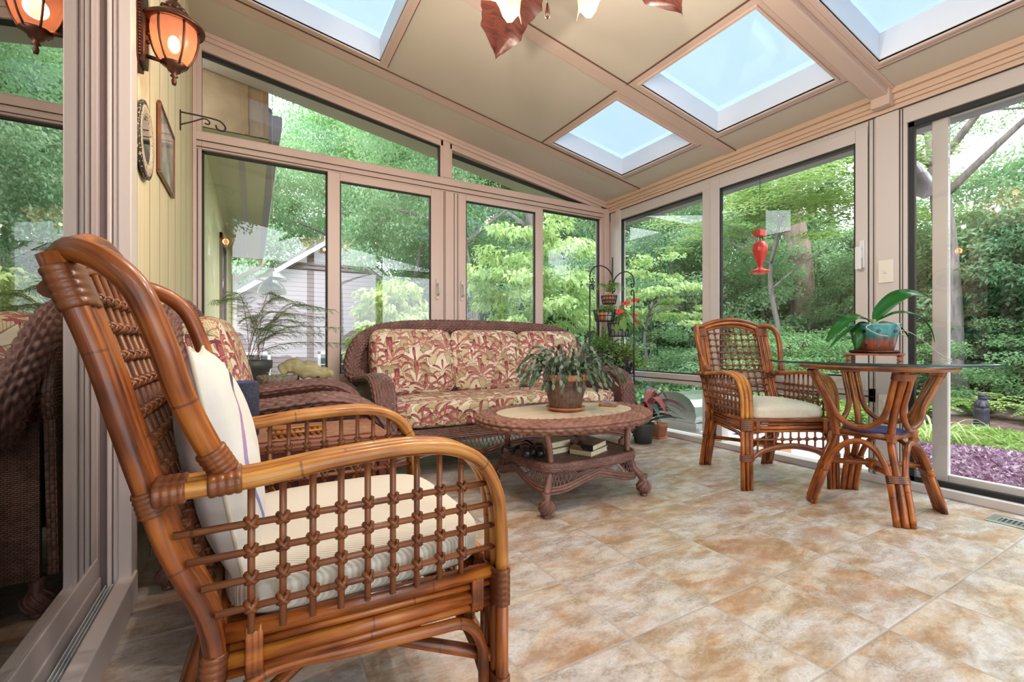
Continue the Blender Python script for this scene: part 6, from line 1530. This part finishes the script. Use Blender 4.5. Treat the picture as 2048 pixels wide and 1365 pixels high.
cover('leaf_ground_cover', 'low green ground cover beside the gravel behind the glass table', 'leaf_fern', 5.7, 2.6, .55, .7, 1800, .09, .035, 'ground cover', .18)
cover('back_ground_cover', 'low green undergrowth outside the lower back windows', 'leaf_shrub', 2.6, 6.2, 2.8, 1.4, 6000, .13, .06, 'undergrowth', .5)
cover('edge_ground_cover', 'low green undergrowth around the grill outside the right windows', 'leaf_blue', 6.2, 4.6, 1.3, 1.2, 4500, .11, .05, 'undergrowth', .45)
tuft('spike_grass', 'pale strappy leaves in front of the lime ground cover', 'leaf_lime', 5.25, 1.65, 40, .34, .018, 1.2)
sx_, sy_ = 6.62, 1.70
st = thing('garden_statue', 'dark carved post statue with a bird-like head in the mulch bed', 'statue', (sx_, sy_, -.08), R(20))
mb = MB(); mb.lathe([(.001, 0), (.075, 0), (.066, .03), (.060, .10), (.064, .12), (.058, .20), (.066, .22), (.062, .235), (.055, .25)], 18, cap=True); mb.build('post', M_['statue'], st)
mb = MB(); mb.ball((0, 0, .275), (.068, .062, .062), 16); mb.ball((0, -.01, .350), (.036, .04, .034), 14)
mb.tube(smooth([(-.05, 0, .30), (-.13, .0, .27), (-.17, .02, .285)], 4), [.03, .028, .025, .022, .02, .018, .016, .013, .01], 8); mb.tube(smooth([(.05, 0, .31), (.12, -.02, .295), (.16, -.05, .31)], 4), [.03, .028, .025, .022, .02, .018, .016, .013, .01], 8)
mb.tube([(0, -.04, .350), (.02, -.09, .345)], [.016, .005], 8); mb.ball((0, 0, .378), (.048, .045, .010), 12); mb.ball((0, 0, .388), (.028, .028, .018), 10); mb.build('figure', M_['statue'], st)
for (x, y, lab) in ((6.35, 2.05, 'small dark heron ornament left of the statue'), (6.75, 1.35, 'small dark duck ornament right of the statue')):
    b = thing('bird_ornament', lab, 'ornament', (x, y, -.07), R(40)); mb = MB(); mb.ball((0, 0, .07), (.085, .04, .04), 12); mb.tube(smooth([(.06, 0, .085), (.10, 0, .13), (.09, 0, .17), (.12, 0, .175), (.16, 0, .165)], 4), [.02 - .001 * i for i in range(17)], 8); mb.tube([(-.07, 0, .075), (-.14, 0, .06)], [.025, .008], 6); mb.tube([(.0, .0, .05), (0, 0, 0)], .008, 6); mb.build('body', M_['statue'], b)
for k, (x, y, s, lab) in enumerate(((8.3, 1.4, (.55, .30, .16), 'flat brown boulder behind the daylily clump'), (8.0, 2.5, (.45, .3, .13), 'flat grey stone left behind the statue'), (6.0, 1.55, (.75, .09, .05), 'long edging stone in front of the statue'), (7.1, 2.9, (.4, .25, .1), 'mossy stone at the bed edge behind the glass table'))):
    mb = MB(); mb.ball((0, 0, 0), s, 18)
    for i, v in enumerate(mb.v): mb.v[i] = v * (1 + .12 * sin(v.x * 9 + v.y * 7 + k) * sin(v.z * 11 + 2 * k))
    o = mb.build('garden_stone', M_['stone'], loc=(x, y, gz(x, y) + .04), rz=k * .7 if k != 2 else R(70)); tag(o, lab, 'stone')

# grill on its low bench, boxes below
gl = thing('gas_grill', 'stainless steel barbecue grill with domed lid outside the lower right window', 'grill', (3.60, 3.10, .085))
prof = [(-.24, .0), (-.255, .06), (-.235, .15), (-.185, .215), (-.11, .255), (-.02, .272), (.08, .262), (.17, .225), (.225, .17), (.245, .09), (.245, .0)]
MB().prism(prof, .02, .76, 'x').build('lid', M_['steel'], gl, bevel=.008)
MB().prism([(a * 1.02, b * 1.03) for a, b in prof], 0, .025, 'x').build('lid_end', M_['steel'], gl)
mb = MB(); mb.tube([(.10, -.30, .05), (.68, -.30, .05)], .013, 10)
for x in (.14, .64): mb.tube([(x, -.24, .05), (x, -.30, .05)], .009, 6)
mb.build('handle', M_['chrome'], gl)
MB().lathe([(.001, 0), (.03, 0), (.034, .012), (.001, .014)], 16, (.18, -.235, .175), MX.Rotation(R(70), 4, 'X'), cap=False).build('thermometer', M_['chrome'], gl)
MB().box(.0, .78, -.265, .255, -.11, -.002).build('body', M_['steel'], gl, bevel=.006)
MB().box(-.10, 1.1, -.30, .30, -.13, -.105).build('side_shelf', M_['white'], gl)
mb = MB()
for x in (.02, .95):
    for y in (-.24, .24): mb.box(x - .025, x + .025, y - .025, y + .025, -.20, -.12)
mb.build('leg', M_['black'], gl)
for k, (x, y, z, m, lab) in enumerate(((3.64, 2.60, -.10, 'outlet', 'pale concrete block on the gravel below the grill'), (3.66, 2.22, -.10, 'terra_pale', 'brick-red block on the gravel beside the pale block'))):
    o = MB().box(-.08, .08, -.17, .17, 0, .13).build('paving_block', M_[m], loc=(x, y, z), bevel=.006); tag(o, lab, 'block')

# feeders
bf = thing('bird_feeder', 'clear seed feeder under two glass domes hanging outside the back window', 'bird feeder', (.137, 4.10, 0))
MB().lathe([(.006, 1.50), (.014, 1.47), (.030, 1.435), (.062, 1.395), (.100, 1.365), (.138, 1.350), (.136, 1.345), (.098, 1.360), (.060, 1.389), (.028, 1.43)], 32, cap=False).build('baffle', M_['glass_feeder'], bf)
MB().lathe([(.012, 1.345), (.050, 1.335), (.085, 1.30), (.104, 1.255), (.106, 1.235), (.103, 1.235), (.100, 1.256), (.082, 1.298), (.048, 1.331), (.012, 1.341)], 28, cap=False).build('lower_dome', M_['glass_feeder'], bf)
MB().lathe([(.001, 1.165), (.02, 1.165), (.02, 1.31), (.014, 1.33), (.001, 1.335)], 16, cap=False).build('seed_tube', M_['seedmix'], bf)
mb = MB(); mb.tube([(0, 0, 1.16), (0, 0, 1.5), (0, 0, zc(.137) - .002)], .0025, 5); mb.lathe([(.001, 1.155), (.026, 1.155), (.026, 1.168), (.001, 1.17)], 14, cap=False); mb.build('wire', M_['jamb_grey'], bf)
hf = thing('hummingbird_feeder', 'red glass hummingbird feeder hanging outside the right window', 'bird feeder', (3.535, 2.185, 0))
MB().lathe([(.012, 1.44), (.016, 1.465), (.030, 1.50), (.050, 1.56), (.056, 1.60), (.050, 1.635), (.03, 1.655), (.012, 1.662), (.001, 1.664)], 24, cap=False).build('bottle', M_['red'], hf)
MB().lathe([(.001, 1.395), (.045, 1.395), (.066, 1.408), (.070, 1.420), (.055, 1.428), (.024, 1.438), (.016, 1.45), (.001, 1.45)], 28, cap=False).build('base', M_['red'], hf)
MB().box(-.042, .042, -.03, .03, 1.695, 1.748).build('cap_block', M_['red'], hf, bevel=.004)
mb = MB(); mb.tube([(0, 0, 1.745), (0, 0, zc(3.535))], .0018, 5)
for s in (-1, 1): mb.tube([(s * .03, 0, 1.70), (s * .045, 0, 1.65), (s * .05, 0, 1.62)], .0025, 5)
mb.tube([(0, 0, 1.66), (0, 0, 1.70)], .004, 6); mb.build('wire', M_['iron'], hf)

# ------------------------------------------------------------------ light and camera
w = bpy.data.worlds.new('World'); SC.world = w; w.use_nodes = True; nt = w.node_tree; nt.nodes.clear()
g = nd(nt, 'SeparateXYZ', {0: nd(nt, 'TexCoord').outputs['Generated']})
skyc = ramp(nt, g.outputs[2], [(0., (.80, .86, .92)), (.35, (.88, .93, 1.0)), (1., (.80, .90, 1.0))])
nd(nt, 'OutputWorld', {'Surface': nd(nt, 'Background', {'Color': skyc, 'Strength': SKY_S}).outputs[0]})
def lamp(name, typ, loc, energy, col, **k):
    d = bpy.data.lights.new(name, typ); d.energy = energy; d.color = col
    for a, b in k.items(): setattr(d, a, b)
    o = bpy.data.objects.new(name, d); COL.objects.link(o); o.location = loc; return o
s = lamp('sun', 'SUN', (0, 0, 10), SUN_S, (1., .97, .92), angle=R(50)); s.rotation_euler = (R(28), R(22), 0)
for k in range(4):
    a = va + R(45 + 90 * k); Rz = MX.Rotation(a, 4, 'Z'); p = V((FX, FY, 0)) + Rz @ V((.13, 0, 2.175)) + (Rz @ MX.Rotation(R(124), 4, 'Y')) @ V((0, 0, .38))
    lamp('fan_bulb_light', 'POINT', p, FAN_W, (1., .85, .70), shadow_soft_size=.015)
lamp('lantern_light', 'POINT', (WX + LXo, 1.968, 1.885), LAN_W, (1., .62, .36), shadow_soft_size=.03)
cam = bpy.data.cameras.new('camera'); co = bpy.data.objects.new('camera', cam); COL.objects.link(co)
co.location = (0, 0, .84); co.rotation_euler = (R(90), 0, R(-29.7)); cam.sensor_width = 36; cam.lens = 910.2 / 2048 * 36; cam.shift_y = 4.5 / 2048; cam.clip_start = .02; cam.clip_end = 300
SC.camera = co
SC.view_settings.view_transform = 'Standard'; SC.view_settings.look = 'None'; SC.view_settings.exposure = EXPO; SC.view_settings.gamma = 1; SC.view_settings.use_curve_mapping = False
cy = SC.cycles
cy.max_bounces = 8; cy.diffuse_bounces = 4; cy.glossy_bounces = 4; cy.transmission_bounces = 4; cy.transparent_max_bounces = 24; cy.sample_clamp_indirect = 6.; cy.caustics_reflective = False; cy.caustics_refractive = False
